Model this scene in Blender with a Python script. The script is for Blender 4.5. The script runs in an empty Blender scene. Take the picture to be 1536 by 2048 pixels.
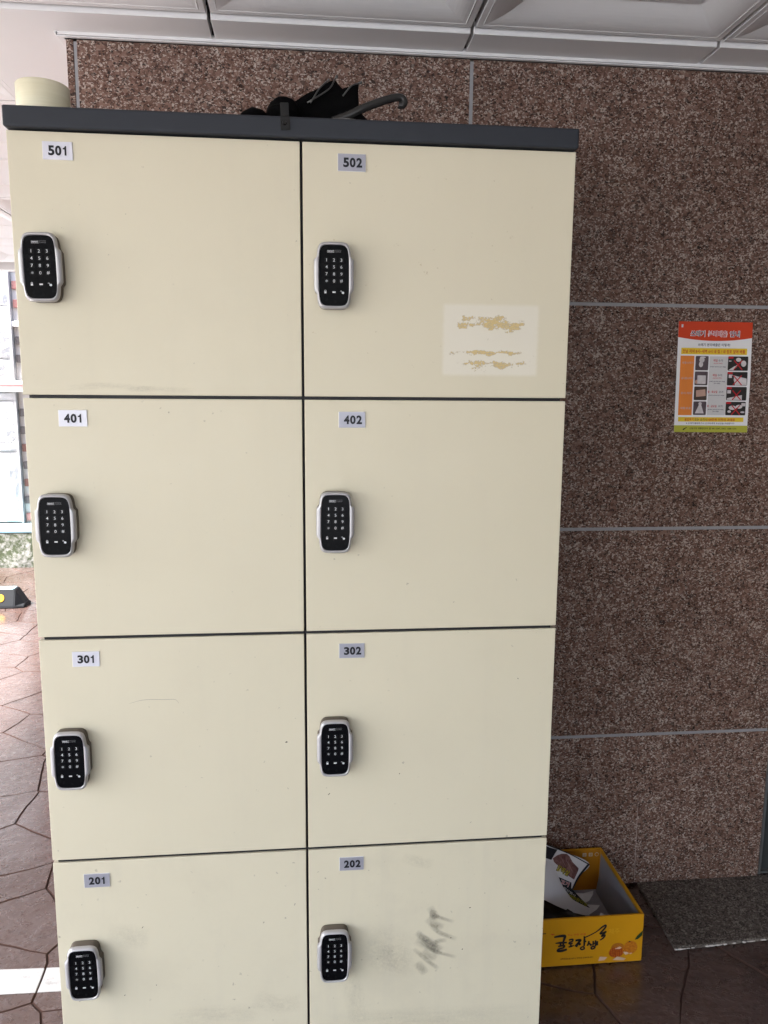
import bpy, bmesh, math, random
from mathutils import Vector, Matrix, noise
S = bpy.context.scene
C = S.collection
R = math.radians
rnd = random.Random(7)

# ---------------------------------------------------------------- camera
cam = bpy.data.cameras.new('camera'); camo = bpy.data.objects.new('camera', cam); C.objects.link(camo)
cam.sensor_fit = 'VERTICAL'; cam.sensor_height = 36.0; cam.lens = 1543.11 / 2048 * 36.0
cam.clip_start = 0.05; cam.clip_end = 600
YAW, PITCH, ROLL = 0.10069, 0.15381, 0.00715
fw = Vector((math.sin(YAW)*math.cos(PITCH), math.cos(YAW)*math.cos(PITCH), -math.sin(PITCH)))
rt0 = Vector((math.cos(YAW), -math.sin(YAW), 0)); up0 = rt0.cross(fw)
rt = math.cos(ROLL)*rt0 + math.sin(ROLL)*up0; up = -math.sin(ROLL)*rt0 + math.cos(ROLL)*up0
m = Matrix((rt, up, -fw)).transposed().to_4x4(); m.translation = (0.00465, -1.50648, 1.483)
camo.matrix_world = m
S.camera = camo

# ---------------------------------------------------------------- sky, sun, exposure
SUN_EL, SUN_AZ = R(54), R(-108)          # azimuth from +Y towards +X
w = bpy.data.worlds.new('World'); S.world = w; w.use_nodes = True
nt = w.node_tree; nt.nodes.clear()
sky = nt.nodes.new('ShaderNodeTexSky'); sky.sky_type = 'NISHITA'; sky.sun_disc = False
sky.sun_elevation = SUN_EL; sky.sun_rotation = SUN_AZ
sky.air_density = 1.0; sky.dust_density = 4.0; sky.ozone_density = 1.0
bg = nt.nodes.new('ShaderNodeBackground'); bg.inputs['Strength'].default_value = 0.15
wo = nt.nodes.new('ShaderNodeOutputWorld')
nt.links.new(sky.outputs[0], bg.inputs[0]); nt.links.new(bg.outputs[0], wo.inputs[0])
sl = bpy.data.lights.new('sun', 'SUN'); sl.energy = 4.0; sl.angle = R(6); sl.color = (1.0, 0.985, 0.965)
so = bpy.data.objects.new('sun', sl); C.objects.link(so)
sd = Vector((math.sin(SUN_AZ)*math.cos(SUN_EL), math.cos(SUN_AZ)*math.cos(SUN_EL), math.sin(SUN_EL)))
so.rotation_euler = sd.to_track_quat('Z', 'Y').to_euler()
vs = S.view_settings
S.display_settings.display_device = 'sRGB'
vs.view_transform = 'Standard'; vs.look = 'None'; vs.gamma = 1.0; vs.exposure = 2.72
vs.use_curve_mapping = False
vs.use_white_balance = True; vs.white_balance_temperature = 6400; vs.white_balance_tint = 9    # camera white balance
S.cycles.max_bounces = 10; S.cycles.diffuse_bounces = 6

# ---------------------------------------------------------------- helpers
def wpos(o):
    v = Vector((0, 0, 0))
    while o is not None:
        v += o.location; o = o.parent
    return v
def link(name, me, mat, parent, loc=(0, 0, 0)):
    """loc is in world metres; mesh vertices are relative to it"""
    if mat is not None and len(me.materials) == 0: me.materials.append(mat)
    o = bpy.data.objects.new(name, me); C.objects.link(o)
    o.parent = parent
    o.location = Vector(loc) - (wpos(parent) if parent else Vector((0, 0, 0)))
    return o
def tag(o, label=None, cat=None, group=None, kind=None):
    for k, v in (('label', label), ('category', cat), ('group', group), ('kind', kind)):
        if v: o[k] = v
    return o
def thing(name, label, cat, loc=(0, 0, 0), group=None):
    o = bpy.data.objects.new(name, None); C.objects.link(o); o.location = loc; o.empty_display_size = 0.1
    return tag(o, label, cat, group)
def finish(bm, name, smooth=False):
    bmesh.ops.recalc_face_normals(bm, faces=bm.faces)
    me = bpy.data.meshes.new(name); bm.to_mesh(me); bm.free()
    if smooth:
        for p in me.polygons: p.use_smooth = True
    return me
def bm_box(bm, x0, x1, y0, y1, z0, z1, bev=0.0, seg=1):
    vs_ = [bm.verts.new(p) for p in ((x0,y0,z0),(x1,y0,z0),(x1,y1,z0),(x0,y1,z0),(x0,y0,z1),(x1,y0,z1),(x1,y1,z1),(x0,y1,z1))]
    fs = [bm.faces.new([vs_[i] for i in f]) for f in ((0,3,2,1),(4,5,6,7),(0,1,5,4),(1,2,6,5),(2,3,7,6),(3,0,4,7))]
    if bev > 0:
        es = list({e for f in fs for e in f.edges})
        bmesh.ops.bevel(bm, geom=es, offset=bev, segments=seg, profile=0.5, affect='EDGES')
def box(name, parent, mat, x0, x1, y0, y1, z0, z1, bev=0.0, seg=1, loc=None):
    bm = bmesh.new(); c = Vector(((x0+x1)/2, (y0+y1)/2, (z0+z1)/2)) if loc is None else Vector(loc)
    bm_box(bm, x0-c.x, x1-c.x, y0-c.y, y1-c.y, z0-c.z, z1-c.z, bev, seg)
    return link(name, finish(bm, name), mat, parent, c)
def from_py(name, vs_, fs, smooth=False):
    me = bpy.data.meshes.new(name); me.from_pydata([tuple(v) for v in vs_], [], fs); me.update()
    if smooth:
        for p in me.polygons: p.use_smooth = True
    return me
def tube(bm, pts, rad, n=10):
    pts = [Vector(p) for p in pts]; rings = []
    if not isinstance(rad, (list, tuple)): rad = [rad]*len(pts)
    ref = Vector((0, 1, 0.01))
    for i, p in enumerate(pts):
        t = (pts[min(i+1, len(pts)-1)] - pts[max(i-1, 0)]).normalized()
        a = t.cross(ref)
        if a.length < 1e-4: a = t.cross(Vector((1, 0, 0)))
        a.normalize(); b = t.cross(a)
        rings.append([bm.verts.new(p + rad[i]*(math.cos(k*math.tau/n)*a + math.sin(k*math.tau/n)*b)) for k in range(n)])
    for r0, r1 in zip(rings, rings[1:]):
        for k in range(n): bm.faces.new((r0[k], r0[(k+1) % n], r1[(k+1) % n], r1[k]))
    bm.faces.new(rings[0][::-1]); bm.faces.new(rings[-1])
def spline(pts, n=6):
    """Catmull-Rom through points of any dimension"""
    P = [Vector(p) for p in pts]; P = [2*P[0]-P[1]] + P + [2*P[-1]-P[-2]]; out = []
    for i in range(1, len(P)-2):
        for k in range(n):
            t = k/n; a, b, c, d = P[i-1], P[i], P[i+1], P[i+2]
            out.append(0.5*((2*b) + (c-a)*t + (2*a-5*b+4*c-d)*t*t + (3*b-a-3*c+d)*t*t*t))
    out.append(P[-2]); return out
_tc = {}
def text2d(s, bold=0.0, res=3):
    """flat lettering as (verts 2d, faces), cap height 1, starting at x=0"""
    key = (s, bold, res)
    if key in _tc: return _tc[key]
    cu = bpy.data.curves.new('lettering', 'FONT'); cu.body = s; cu.offset = bold; cu.resolution_u = res
    o = bpy.data.objects.new('lettering', cu); C.objects.link(o)
    dg = bpy.context.evaluated_depsgraph_get(); dg.update()
    me = bpy.data.meshes.new_from_object(o.evaluated_get(dg))
    v = [(a.co.x, a.co.y) for a in me.vertices]; f = [tuple(p.vertices) for p in me.polygons]
    bpy.data.objects.remove(o); bpy.data.curves.remove(cu); bpy.data.meshes.remove(me)
    x0 = min(a[0] for a in v); y0 = min(a[1] for a in v); h = max(a[1] for a in v) - y0
    v = [((a[0]-x0)/h, (a[1]-y0)/h) for a in v]
    _tc[key] = (v, f); return v, f
class Flat:
    """collects flat print in a (u, v) plane, then maps it onto a surface"""
    def __init__(s): s.v = []; s.f = []
    def poly(s, pts):
        b = len(s.v); s.v += [tuple(p[:2]) for p in pts]; s.f.append(tuple(range(b, b+len(pts)))); return s
    def rect(s, x0, y0, x1, y1, r=0.0):
        if r <= 0: return s.poly([(x0,y0),(x1,y0),(x1,y1),(x0,y1)])
        pts = []
        for cx, cy, a0 in ((x1-r,y0+r,-90),(x1-r,y1-r,0),(x0+r,y1-r,90),(x0+r,y0+r,180)):
            for k in range(5): a = R(a0+k*22.5); pts.append((cx+r*math.cos(a), cy+r*math.sin(a)))
        return s.poly(pts)
    def disc(s, x, y, rx, ry=None, n=18):
        ry = ry or rx
        return s.poly([(x+rx*math.cos(k*math.tau/n), y+ry*math.sin(k*math.tau/n)) for k in range(n)])
    def text(s, t, x, y, h, w=None, bold=0.0, align='c', rot=0.0, res=3):
        v, f = text2d(t, bold, res); ww = max(a[0] for a in v); sx = h if w is None else w/ww
        off = -ww*sx/2 if align == 'c' else 0
        b = len(s.v); c, sn = math.cos(rot), math.sin(rot)
        for a in v:
            px, py = a[0]*sx+off, a[1]*h - h/2
            s.v.append((x+px*c-py*sn, y+px*sn+py*c))
        s.f += [tuple(i+b for i in q) for q in f]; return s
    def stroke(s, pts, wd, n=5):
        P = spline(pts, n); ws = wd if isinstance(wd, (list, tuple)) else [wd]*2
        b = len(s.v); N = len(P)
        for i, p in enumerate(P):
            t = (P[min(i+1, N-1)]-P[max(i-1, 0)]); t = t.normalized() if t.length > 0 else Vector((1, 0))
            nn = Vector((-t.y, t.x)); k = i/(N-1)*(len(ws)-1); j = min(int(k), len(ws)-2); wq = ws[j]+(ws[j+1]-ws[j])*(k-j)
            s.v += [tuple(p+nn*wq/2), tuple(p-nn*wq/2)]
        for i in range(N-1): s.f.append((b+2*i, b+2*i+1, b+2*i+3, b+2*i+2))
        return s
    def mesh(s, name, fn): return from_py(name, [fn(*p) for p in s.v], s.f)

# ---------------------------------------------------------------- materials
class NT:
    def __init__(s, name):
        s.m = bpy.data.materials.new(name); s.m.use_nodes = True; s.t = s.m.node_tree
        s.b = s.t.nodes['Principled BSDF']; s._obj = None
    def n(s, typ, **kw):
        x = s.t.nodes.new(typ)
        for k, v in kw.items(): setattr(x, k, v)
        return x
    def l(s, a, b): s.t.links.new(a, b)
    def coord(s, which='Object'):
        return s.n('ShaderNodeTexCoord').outputs[which]
    def pos(s): return s.n('ShaderNodeNewGeometry').outputs['Position']
    def noise(s, vec, scale, detail=4, rough=0.55, dist=0.0, out='Fac'):
        x = s.n('ShaderNodeTexNoise'); s.l(vec, x.inputs['Vector'])
        x.inputs['Scale'].default_value = scale; x.inputs['Detail'].default_value = detail
        x.inputs['Roughness'].default_value = rough; x.inputs['Distortion'].default_value = dist
        return x.outputs[out]
    def vor(s, vec, scale, feature='F1', out='Distance'):
        x = s.n('ShaderNodeTexVoronoi', feature=feature); s.l(vec, x.inputs['Vector']); x.inputs['Scale'].default_value = scale
        return x.outputs[out]
    def ramp(s, fac, stops, interp='LINEAR'):
        x = s.n('ShaderNodeValToRGB'); x.color_ramp.interpolation = interp; e = x.color_ramp.elements
        while len(e) < len(stops): e.new(0.5)
        for q, (p, c) in zip(e, stops):
            q.position = p; q.color = (c, c, c, 1) if isinstance(c, (int, float)) else (*c, 1)
        s.l(fac, x.inputs[0]); return x.outputs[0]
    def math(s, op, a, b=None, clamp=False):
        x = s.n('ShaderNodeMath', operation=op); x.use_clamp = clamp
        for i, v in enumerate((a, b)):
            if v is None: continue
            if isinstance(v, (int, float)): x.inputs[i].default_value = v
            else: s.l(v, x.inputs[i])
        return x.outputs[0]
    def mix(s, fac, a, b, blend='MIX'):
        x = s.n('ShaderNodeMix', data_type='RGBA', blend_type=blend)
        for i, v in ((0, fac), (6, a), (7, b)):
            if isinstance(v, (int, float)): x.inputs[i].default_value = v
            elif isinstance(v, tuple): x.inputs[i].default_value = (*v, 1)
            else: s.l(v, x.inputs[i])
        return x.outputs[2]
    def scale(s, vec, sc, loc=(0, 0, 0), rot=(0, 0, 0)):
        x = s.n('ShaderNodeMapping'); s.l(vec, x.inputs[0]); x.inputs['Scale'].default_value = sc
        x.inputs['Location'].default_value = loc; x.inputs['Rotation'].default_value = rot; return x.outputs[0]
    def sep(s, vec):
        x = s.n('ShaderNodeSeparateXYZ'); s.l(vec, x.inputs[0]); return x.outputs
    def col(s, c):
        if isinstance(c, tuple): s.b.inputs['Base Color'].default_value = (*c, 1)
        else: s.l(c, s.b.inputs['Base Color'])
        return s
    def rough(s, r):
        if isinstance(r, (int, float)): s.b.inputs['Roughness'].default_value = r
        else: s.l(r, s.b.inputs['Roughness'])
        return s
    def bump(s, h, strength=0.3, dist=0.002):
        x = s.n('ShaderNodeBump'); x.inputs['Strength'].default_value = strength; x.inputs['Distance'].default_value = dist
        s.l(h, x.inputs['Height']); s.l(x.outputs[0], s.b.inputs['Normal']); return s
def plain(name, c, rough=0.5, var=0.12, sc=40, bump=0.0, metal=0.0, spec=0.28):
    k = NT(name); v = k.coord(); f = k.noise(v, sc, 5)
    k.col(k.mix(f, tuple(x*(1-var) for x in c), tuple(min(1, x*(1+var)) for x in c)))
    k.rough(k.ramp(k.noise(v, sc*0.6, 3), [(0.3, max(0.02, rough-0.06)), (0.7, min(1, rough+0.06))]))
    k.b.inputs['Metallic'].default_value = metal; k.b.inputs['Specular IOR Level'].default_value = spec
    if bump: k.bump(f, bump, 0.001)
    return k.m

def granite(name, dark, mid, pink, light, seed=0.0, rough=0.28, sc=235, tone=1.0):
    k = NT(name); p = k.pos()
    p = k.scale(p, (1, 1, 1), (seed, seed*1.7, seed*0.6))
    wob = k.n('ShaderNodeVectorMath', operation='MULTIPLY_ADD')
    k.l(k.noise(p, 130, 2, out='Color'), wob.inputs[0]); wob.inputs[1].default_value = (0.010,)*3; k.l(p, wob.inputs[2])
    q = wob.outputs[0]
    r1 = k.n('ShaderNodeSeparateColor'); k.l(k.vor(q, sc, out='Color'), r1.inputs[0])
    r2 = k.n('ShaderNodeSeparateColor'); k.l(k.vor(k.scale(q, (0.75, 1, 1.7), (3, 1, 2), (0.3, 0.7, 0.2)), sc*1.35, out='Color'), r2.inputs[0])
    cl = k.noise(p, 26, 3)                                        # clumps of crystals
    f = k.math('ADD', k.math('MULTIPLY', r1.outputs[0], 0.86), k.math('MULTIPLY', k.math('SUBTRACT', cl, 0.43), 0.55), clamp=True)
    base = k.ramp(f, [(0.0, dark), (0.09, tuple(a*0.5+b*0.5 for a, b in zip(dark, mid))), (0.16, mid), (0.5, tuple(a*0.6+b*0.4 for a, b in zip(mid, pink))), (0.74, pink), (0.88, light), (1.0, light)])
    f2 = k.ramp(r2.outputs[0], [(0.0, 1), (0.12, 1), (0.125, 0), (1, 0)], 'LINEAR')
    base = k.mix(f2, base, tuple(x*0.9 for x in light))
    f3 = k.ramp(r2.outputs[1], [(0.0, 1), (0.065, 1), (0.075, 0), (1, 0)])
    base = k.mix(f3, base, dark)
    r3 = k.n('ShaderNodeSeparateColor'); k.l(k.vor(k.scale(q, (1, 1, 1.2), (7, 2, 5), (0.5, 0.1, 0.9)), 105, out='Color'), r3.inputs[0])
    base = k.mix(k.ramp(r3.outputs[0], [(0.0, 0.75), (0.10, 0.75), (0.11, 0), (1, 0)]), base, tuple(x*1.12 for x in pink))
    base = k.mix(k.ramp(r3.outputs[1], [(0.0, 0.6), (0.025, 0.6), (0.035, 0), (1, 0)]), base, tuple(x*1.6 for x in dark))
    oi = k.n('ShaderNodeObjectInfo'); base = k.mix(1.0, base, k.ramp(oi.outputs['Random'], [(0, 0.90), (1, 1.12)]), 'MULTIPLY')
    big = k.ramp(k.noise(p, 2.2, 4), [(0.3, 0.86), (0.7, 1.1)])
    base = k.mix(1.0, base, big, 'MULTIPLY')
    k.col(base); k.rough(k.ramp(k.noise(p, 60, 4), [(0.3, rough-0.05), (0.75, rough+0.16)]))
    k.b.inputs['Specular IOR Level'].default_value = 0.22
    k.bump(r1.outputs[1], 0.06, 0.0006)
    return k.m

M = {}
GD = (0.018, 0.013, 0.011); GM = (0.108, 0.055, 0.040); GP = (0.198, 0.120, 0.092); GL = (0.45, 0.375, 0.325)
M['granite'] = [granite('pink_granite_%d' % i, GD, GM, GP, GL, seed=i*3.3) for i in range(4)]
M['granite_dark'] = granite('grey_granite', (0.02, 0.018, 0.016), (0.075, 0.062, 0.052), (0.13, 0.11, 0.095), (0.27, 0.24, 0.21), seed=9, rough=0.45)
M['sealant'] = plain('joint_sealant', (0.30, 0.30, 0.31), 0.5, 0.15, 60)
M['core'] = plain('wall_core', (0.12, 0.11, 0.10), 0.9)
M['graphite'] = plain('graphite_enamel', (0.024, 0.028, 0.036), 0.5, 0.10, 30, 0.05)
M['carcass'] = plain('carcass_steel', (0.016, 0.016, 0.018), 0.5, 0.1)
M['silver'] = plain('silver_plastic', (0.43, 0.425, 0.435), 0.34, 0.04, 120, 0.0, 0.35)
M['housing'] = plain('shade_toned_plastic', (0.11, 0.092, 0.072), 0.5, 0.08, 80)  # shade on the grey lock housing put into this dark brown
M['keypad'] = plain('black_gloss', (0.003, 0.0032, 0.004), 0.25, 0.05, 60, 0, 0, 0.06)
M['key'] = plain('black_key', (0.0045, 0.0047, 0.0055), 0.3, 0.05, 60, 0, 0, 0.08)
M['digit'] = plain('white_print', (0.60, 0.61, 0.63), 0.5, 0.03)
M['digit_dim'] = plain('grey_print', (0.20, 0.20, 0.21), 0.5, 0.03)
M['plate'] = plain('number_plate', (0.36, 0.365, 0.42), 0.35, 0.05, 50, 0.0, 0.25)
M['plate_edge'] = plain('plate_edge', (0.72, 0.72, 0.72), 0.4, 0.04)
M['ink'] = plain('black_ink', (0.012, 0.013, 0.018), 0.45, 0.05)
M['black_fabric'] = plain('black_fabric', (0.0014, 0.0014, 0.0016), 0.8, 0.3, 300, 0.2, 0.0, 0.06)
M['black_metal'] = plain('black_metal', (0.008, 0.008, 0.008), 0.38, 0.2, 90, 0.1)
M['rib'] = plain('grey_steel', (0.14, 0.14, 0.135), 0.35, 0.2, 90, 0.0, 0.8)
M['handle'] = plain('dark_grey_plastic', (0.030, 0.029, 0.028), 0.22, 0.2, 60)
M['rubber'] = plain('black_rubber', (0.010, 0.011, 0.013), 0.6, 0.2, 50, 0.1, 0, 0.25)
M['yellow'] = plain('yellow_reflector', (0.62, 0.33, 0.02), 0.35, 0.1)
M['paleblue'] = plain('pale_blue_paint', (0.26, 0.45, 0.52), 0.5, 0.12, 14, 0.1)
M['cream_pink'] = plain('pink_paint', (0.55, 0.26, 0.25), 0.6, 0.1)
M['white_paint'] = plain('white_masonry_paint', (0.74, 0.72, 0.70), 0.7, 0.05, 12)
M['mortar'] = plain('pale_mortar', (0.55, 0.52, 0.49), 0.9, 0.1, 60, 0.2)
M['greymortar'] = plain('grey_render', (0.33, 0.325, 0.32), 0.9, 0.25, 30, 0.3)
M['metal_dark'] = plain('dark_grey_steel', (0.045, 0.050, 0.050), 0.35, 0.1, 30)
M['metal_edge'] = plain('brushed_edge', (0.17, 0.175, 0.175), 0.35, 0.1, 30, 0, 0.5)
M['cardboard_in'] = plain('grey_white_card', (0.30, 0.30, 0.335), 0.8, 0.06, 30, 0.05)
M['orange_card'] = plain('orange_card', (0.42, 0.165, 0.006), 0.5, 0.05, 14)
M['yellow_card'] = plain('yellow_card', (0.57, 0.265, 0.006), 0.38, 0.04, 12)
M['red_ink'] = plain('red_ink', (0.50, 0.045, 0.02), 0.5, 0.06)
M['white_paper'] = plain('white_paper', (0.66, 0.65, 0.66), 0.6, 0.04, 25)
M['black_film'] = plain('black_film', (0.004, 0.004, 0.0045), 0.35, 0.2, 20, 0.2, 0, 0.2)

def ghost(k, v, base):
    """pale rectangle and broken glue flakes left where a sticker was torn off"""
    x, y, z = k.sep(v)
    u = k.math('DIVIDE', k.math('SUBTRACT', x, GX0), GW); w_ = k.math('DIVIDE', k.math('SUBTRACT', z, GZ0), GH)
    ed = k.math('MULTIPLY', k.math('SUBTRACT', k.noise(v, 90, 3), 0.5), 0.03)
    du = k.math('SUBTRACT', 0.5, k.math('ABSOLUTE', k.math('SUBTRACT', u, 0.5))); dw = k.math('SUBTRACT', 0.5, k.math('ABSOLUTE', k.math('SUBTRACT', w_, 0.5)))
    inside = k.math('MULTIPLY', k.math('MULTIPLY', k.math('ADD', du, ed), 28, True), k.math('MULTIPLY', k.math('ADD', dw, ed), 22, True))
    c = k.mix(k.noise(v, 20, 3), (0.655, 0.622, 0.515), (0.680, 0.650, 0.555))
    out = k.mix(inside, base, c)
    def band(lo, pk, hi):
        a = k.math('DIVIDE', k.math('SUBTRACT', w_, lo), pk-lo); b = k.math('DIVIDE', k.math('SUBTRACT', hi, w_), hi-pk)
        return k.math('MINIMUM', k.math('MINIMUM', a, b), 1.0, True)
    bd = k.math('MAXIMUM', k.math('MAXIMUM', band(0.595, 0.71, 0.86), band(0.255, 0.34, 0.385)), k.math('MULTIPLY', band(0.03, 0.19, 0.25), 0.8))
    side = k.math('MULTIPLY', k.math('SUBTRACT', du, 0.035), 7, True)
    med = k.noise(k.scale(v, (1, 1, 1.7), (0.4, 0, 0.9)), 42, 2, 0.5); fine_ = k.noise(k.scale(v, (1, 1, 1.2)), 260, 4, 0.75)
    val = k.math('ADD', k.math('ADD', k.math('MULTIPLY', med, 0.85), k.math('MULTIPLY', fine_, 0.55)), k.math('MULTIPLY', k.math('SUBTRACT', k.math('MULTIPLY', bd, side), 1.0), 0.34))
    rim = k.math('MAXIMUM', k.ramp(val, [(0.605, 0), (0.63, 1)]), k.math('MULTIPLY', k.ramp(k.math('ADD', fine_, k.math('MULTIPLY', k.math('SUBTRACT', med, 0.5), 0.5)), [(0.66, 0), (0.68, 1)]), k.math('MULTIPLY', k.math('MULTIPLY', bd, 3.0, True), side))); core = k.ramp(val, [(0.645, 0), (0.665, 1)])
    out = k.mix(k.math('MULTIPLY', rim, 0.7), out, (0.30, 0.25, 0.15))
    core = k.math('MULTIPLY', core, k.ramp(fine_, [(0.40, 0.15), (0.50, 1)]))
    return k.mix(core, out, k.mix(fine_, (0.46, 0.34, 0.13), (0.66, 0.52, 0.25)))
def locker_paint(name, ghost=None):
    k = NT(name); v = k.coord(); v0 = v; info = k.n('ShaderNodeObjectInfo')
    vv = k.n('ShaderNodeVectorMath', operation='ADD'); k.l(v, vv.inputs[0])
    rr = k.n('ShaderNodeVectorMath', operation='SCALE'); rr.inputs[0].default_value = (37, 19, 53); k.l(info.outputs['Random'], rr.inputs['Scale']); k.l(rr.outputs[0], vv.inputs[1])
    v = vv.outputs[0]
    at = k.n('ShaderNodeAttribute', attribute_type='OBJECT', attribute_name='wear'); wear = at.outputs['Fac']
    base = k.mix(k.noise(v, 3.0, 3), (0.600, 0.556, 0.418), (0.642, 0.600, 0.462))
    # cloudy grime, stronger on the lower doors
    g = k.ramp(k.noise(v, 7, 6, 0.65), [(0.50, 0), (0.78, 1)])
    base = k.mix(k.math('MULTIPLY', g, k.math('MULTIPLY', wear, 0.28)), base, (0.42, 0.385, 0.315))
    # vertical wipe streaks
    st = k.ramp(k.noise(k.scale(v, (26, 1, 1.6)), 1.0, 4), [(0.55, 0), (0.8, 1)])
    base = k.mix(k.math('MULTIPLY', st, k.math('MULTIPLY', wear, 0.22)), base, (0.44, 0.41, 0.36))
    # small chips and specks
    wb = k.n('ShaderNodeVectorMath', operation='MULTIPLY_ADD'); k.l(k.noise(v, 160, 2, out='Color'), wb.inputs[0]); wb.inputs[1].default_value = (0.012,)*3; k.l(v, wb.inputs[2])
    vo = k.n('ShaderNodeTexVoronoi'); k.l(wb.outputs[0], vo.inputs['Vector']); vo.inputs['Scale'].default_value = 62
    sc_ = k.n('ShaderNodeSeparateColor'); k.l(vo.outputs['Color'], sc_.inputs[0])
    near = k.math('LESS_THAN', vo.outputs['Distance'], k.math('ADD', k.math('MULTIPLY', sc_.outputs[1], 0.13), 0.03))
    few = k.math('LESS_THAN', sc_.outputs[0], k.math('MULTIPLY', wear, 0.42))
    clump = k.ramp(k.noise(v, 5, 3), [(0.42, 0.12), (0.6, 1)])
    sp = k.math('MULTIPLY', k.math('MULTIPLY', near, few), k.math('MULTIPLY', clump, 0.5))
    base = k.mix(sp, base, (0.13, 0.115, 0.09))
    if ghost: base = ghost(k, v0, base)
    k.col(base); k.rough(k.ramp(k.noise(v, 30, 3), [(0.3, 0.40), (0.7, 0.52)]))
    k.bump(k.math('ADD', k.math('MULTIPLY', k.noise(v, 420, 2), 0.10), k.math('MULTIPLY', k.noise(v, 4.0, 2), 1.6)), 0.22, 0.004)
    return k.m
M['locker'] = locker_paint('locker_paint')

k = NT('tape_side'); v = k.coord()
k.col(k.mix(k.noise(k.scale(v, (1, 1, 26)), 9, 4), (0.62, 0.58, 0.40), (0.74, 0.71, 0.54))).rough(0.4)
k.b.inputs['Subsurface Weight'].default_value = 0.0; M['tape'] = k.m
M['tape_face'] = plain('tape_face', (0.55, 0.50, 0.36), 0.6, 0.1, 90)
M['tape_core'] = plain('card_core', (0.35, 0.25, 0.15), 0.85, 0.1)

k = NT('ceiling_paint'); v = k.pos()
c = k.mix(k.noise(v, 3.5, 4), (0.72, 0.715, 0.71), (0.77, 0.765, 0.76))
sm = k.ramp(k.noise(v, 16, 6, 0.7), [(0.66, 0), (0.80, 1)])
c = k.mix(k.math('MULTIPLY', sm, 0.12), c, (0.40, 0.37, 0.34))
k.col(c).rough(0.42); k.bump(k.noise(v, 7, 2), 0.08, 0.002); M['ceiling'] = k.m
M['slab'] = plain('slab_concrete', (0.10, 0.098, 0.095), 0.9, 0.15)

# stamped concrete: brown-purple sealer over an embossed slate pattern
k = NT('stamped_concrete'); p = k.pos()
big = k.noise(p, 1.6, 4)
c = k.mix(k.ramp(big, [(0.32, 0), (0.68, 1)]), (0.058, 0.030, 0.022), (0.094, 0.062, 0.055))
c = k.mix(k.ramp(k.noise(p, 22, 6, 0.7), [(0.5, 0), (0.75, 0.5)]), c, (0.112, 0.088, 0.084))
c = k.mix(k.ramp(k.noise(p, 9, 5, 0.65), [(0.58, 0), (0.72, 0.6)]), c, (0.030, 0.018, 0.015))
k.col(c); k.rough(k.ramp(k.noise(p, 35, 5, 0.6), [(0.3, 0.20), (0.75, 0.42)])); k.b.inputs['Coat Weight'].default_value = 0.75; k.b.inputs['Coat Roughness'].default_value = 0.14
ps = k.scale(p, (1, 1.35, 1), (0, 0, 0), (0, 0, 0.5))
h1 = k.noise(ps, 5.5, 5, 0.55)
h2 = k.ramp(k.noise(ps, 13, 6, 0.6), [(0.40, 0), (0.52, 0.25), (0.56, 0.8), (0.66, 1)])
h3 = k.noise(ps, 45, 4)
k.bump(k.math('ADD', k.math('ADD', k.math('MULTIPLY', h1, 1.3), k.math('MULTIPLY', h2, 0.22)), k.math('MULTIPLY', h3, 0.10)), 0.5, 0.014); M['stamped'] = k.m
M['groove'] = plain('groove_side', (0.070, 0.040, 0.032), 0.9, 0.3, 30, 0, 0, 0.05)
M['grout'] = plain('dark_groove', (0.060, 0.042, 0.037), 0.9, 0.3, 30, 0, 0, 0.05)
k = NT('road_paint'); p = k.pos()
c = k.mix(k.ramp(k.noise(p, 30, 6, 0.7), [(0.55, 0), (0.72, 1)]), (0.56, 0.57, 0.57), (0.36, 0.355, 0.35))
k.col(c).rough(0.5); k.bump(k.noise(k.scale(p, (1, 1.7, 1), (0, 0, 0), (0, 0, 0.5)), 14, 6, 0.65), 0.5, 0.008); M['road_paint'] = k.m
M['asphalt'] = plain('pale_concrete', (0.33, 0.335, 0.335), 0.85, 0.15, 3)

k = NT('mossy_concrete'); p = k.pos()
c = k.mix(k.noise(p, 30, 5, 0.7), (0.20, 0.195, 0.175), (0.42, 0.41, 0.38))
mo = k.ramp(k.math('ADD', k.noise(p, 7, 6, 0.7), k.math('MULTIPLY', k.noise(p, 45, 3), 0.3)), [(0.52, 0), (0.68, 1)])
c = k.mix(mo, c, (0.050, 0.062, 0.028))
k.col(c).rough(0.9); k.bump(k.noise(p, 40, 6, 0.7), 0.6, 0.01); M['moss'] = k.m
k = NT('split_white_stone'); p = k.pos()
k.col(k.mix(k.noise(p, 12, 5), (0.385, 0.38, 0.378), (0.48, 0.475, 0.472))).rough(0.75)
k.bump(k.noise(p, 22, 6, 0.62, 0.8), 0.5, 0.02); M['whitestone'] = k.m
bricks = [plain('red_brick', (0.36, 0.16, 0.125), 0.85, 0.25, 60, 0.3), plain('brown_brick', (0.19, 0.10, 0.08), 0.85, 0.25, 60, 0.3),
          plain('grey_brick', (0.13, 0.115, 0.11), 0.85, 0.25, 60, 0.3), plain('pink_brick', (0.42, 0.20, 0.17), 0.85, 0.2, 60, 0.3)]

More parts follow.
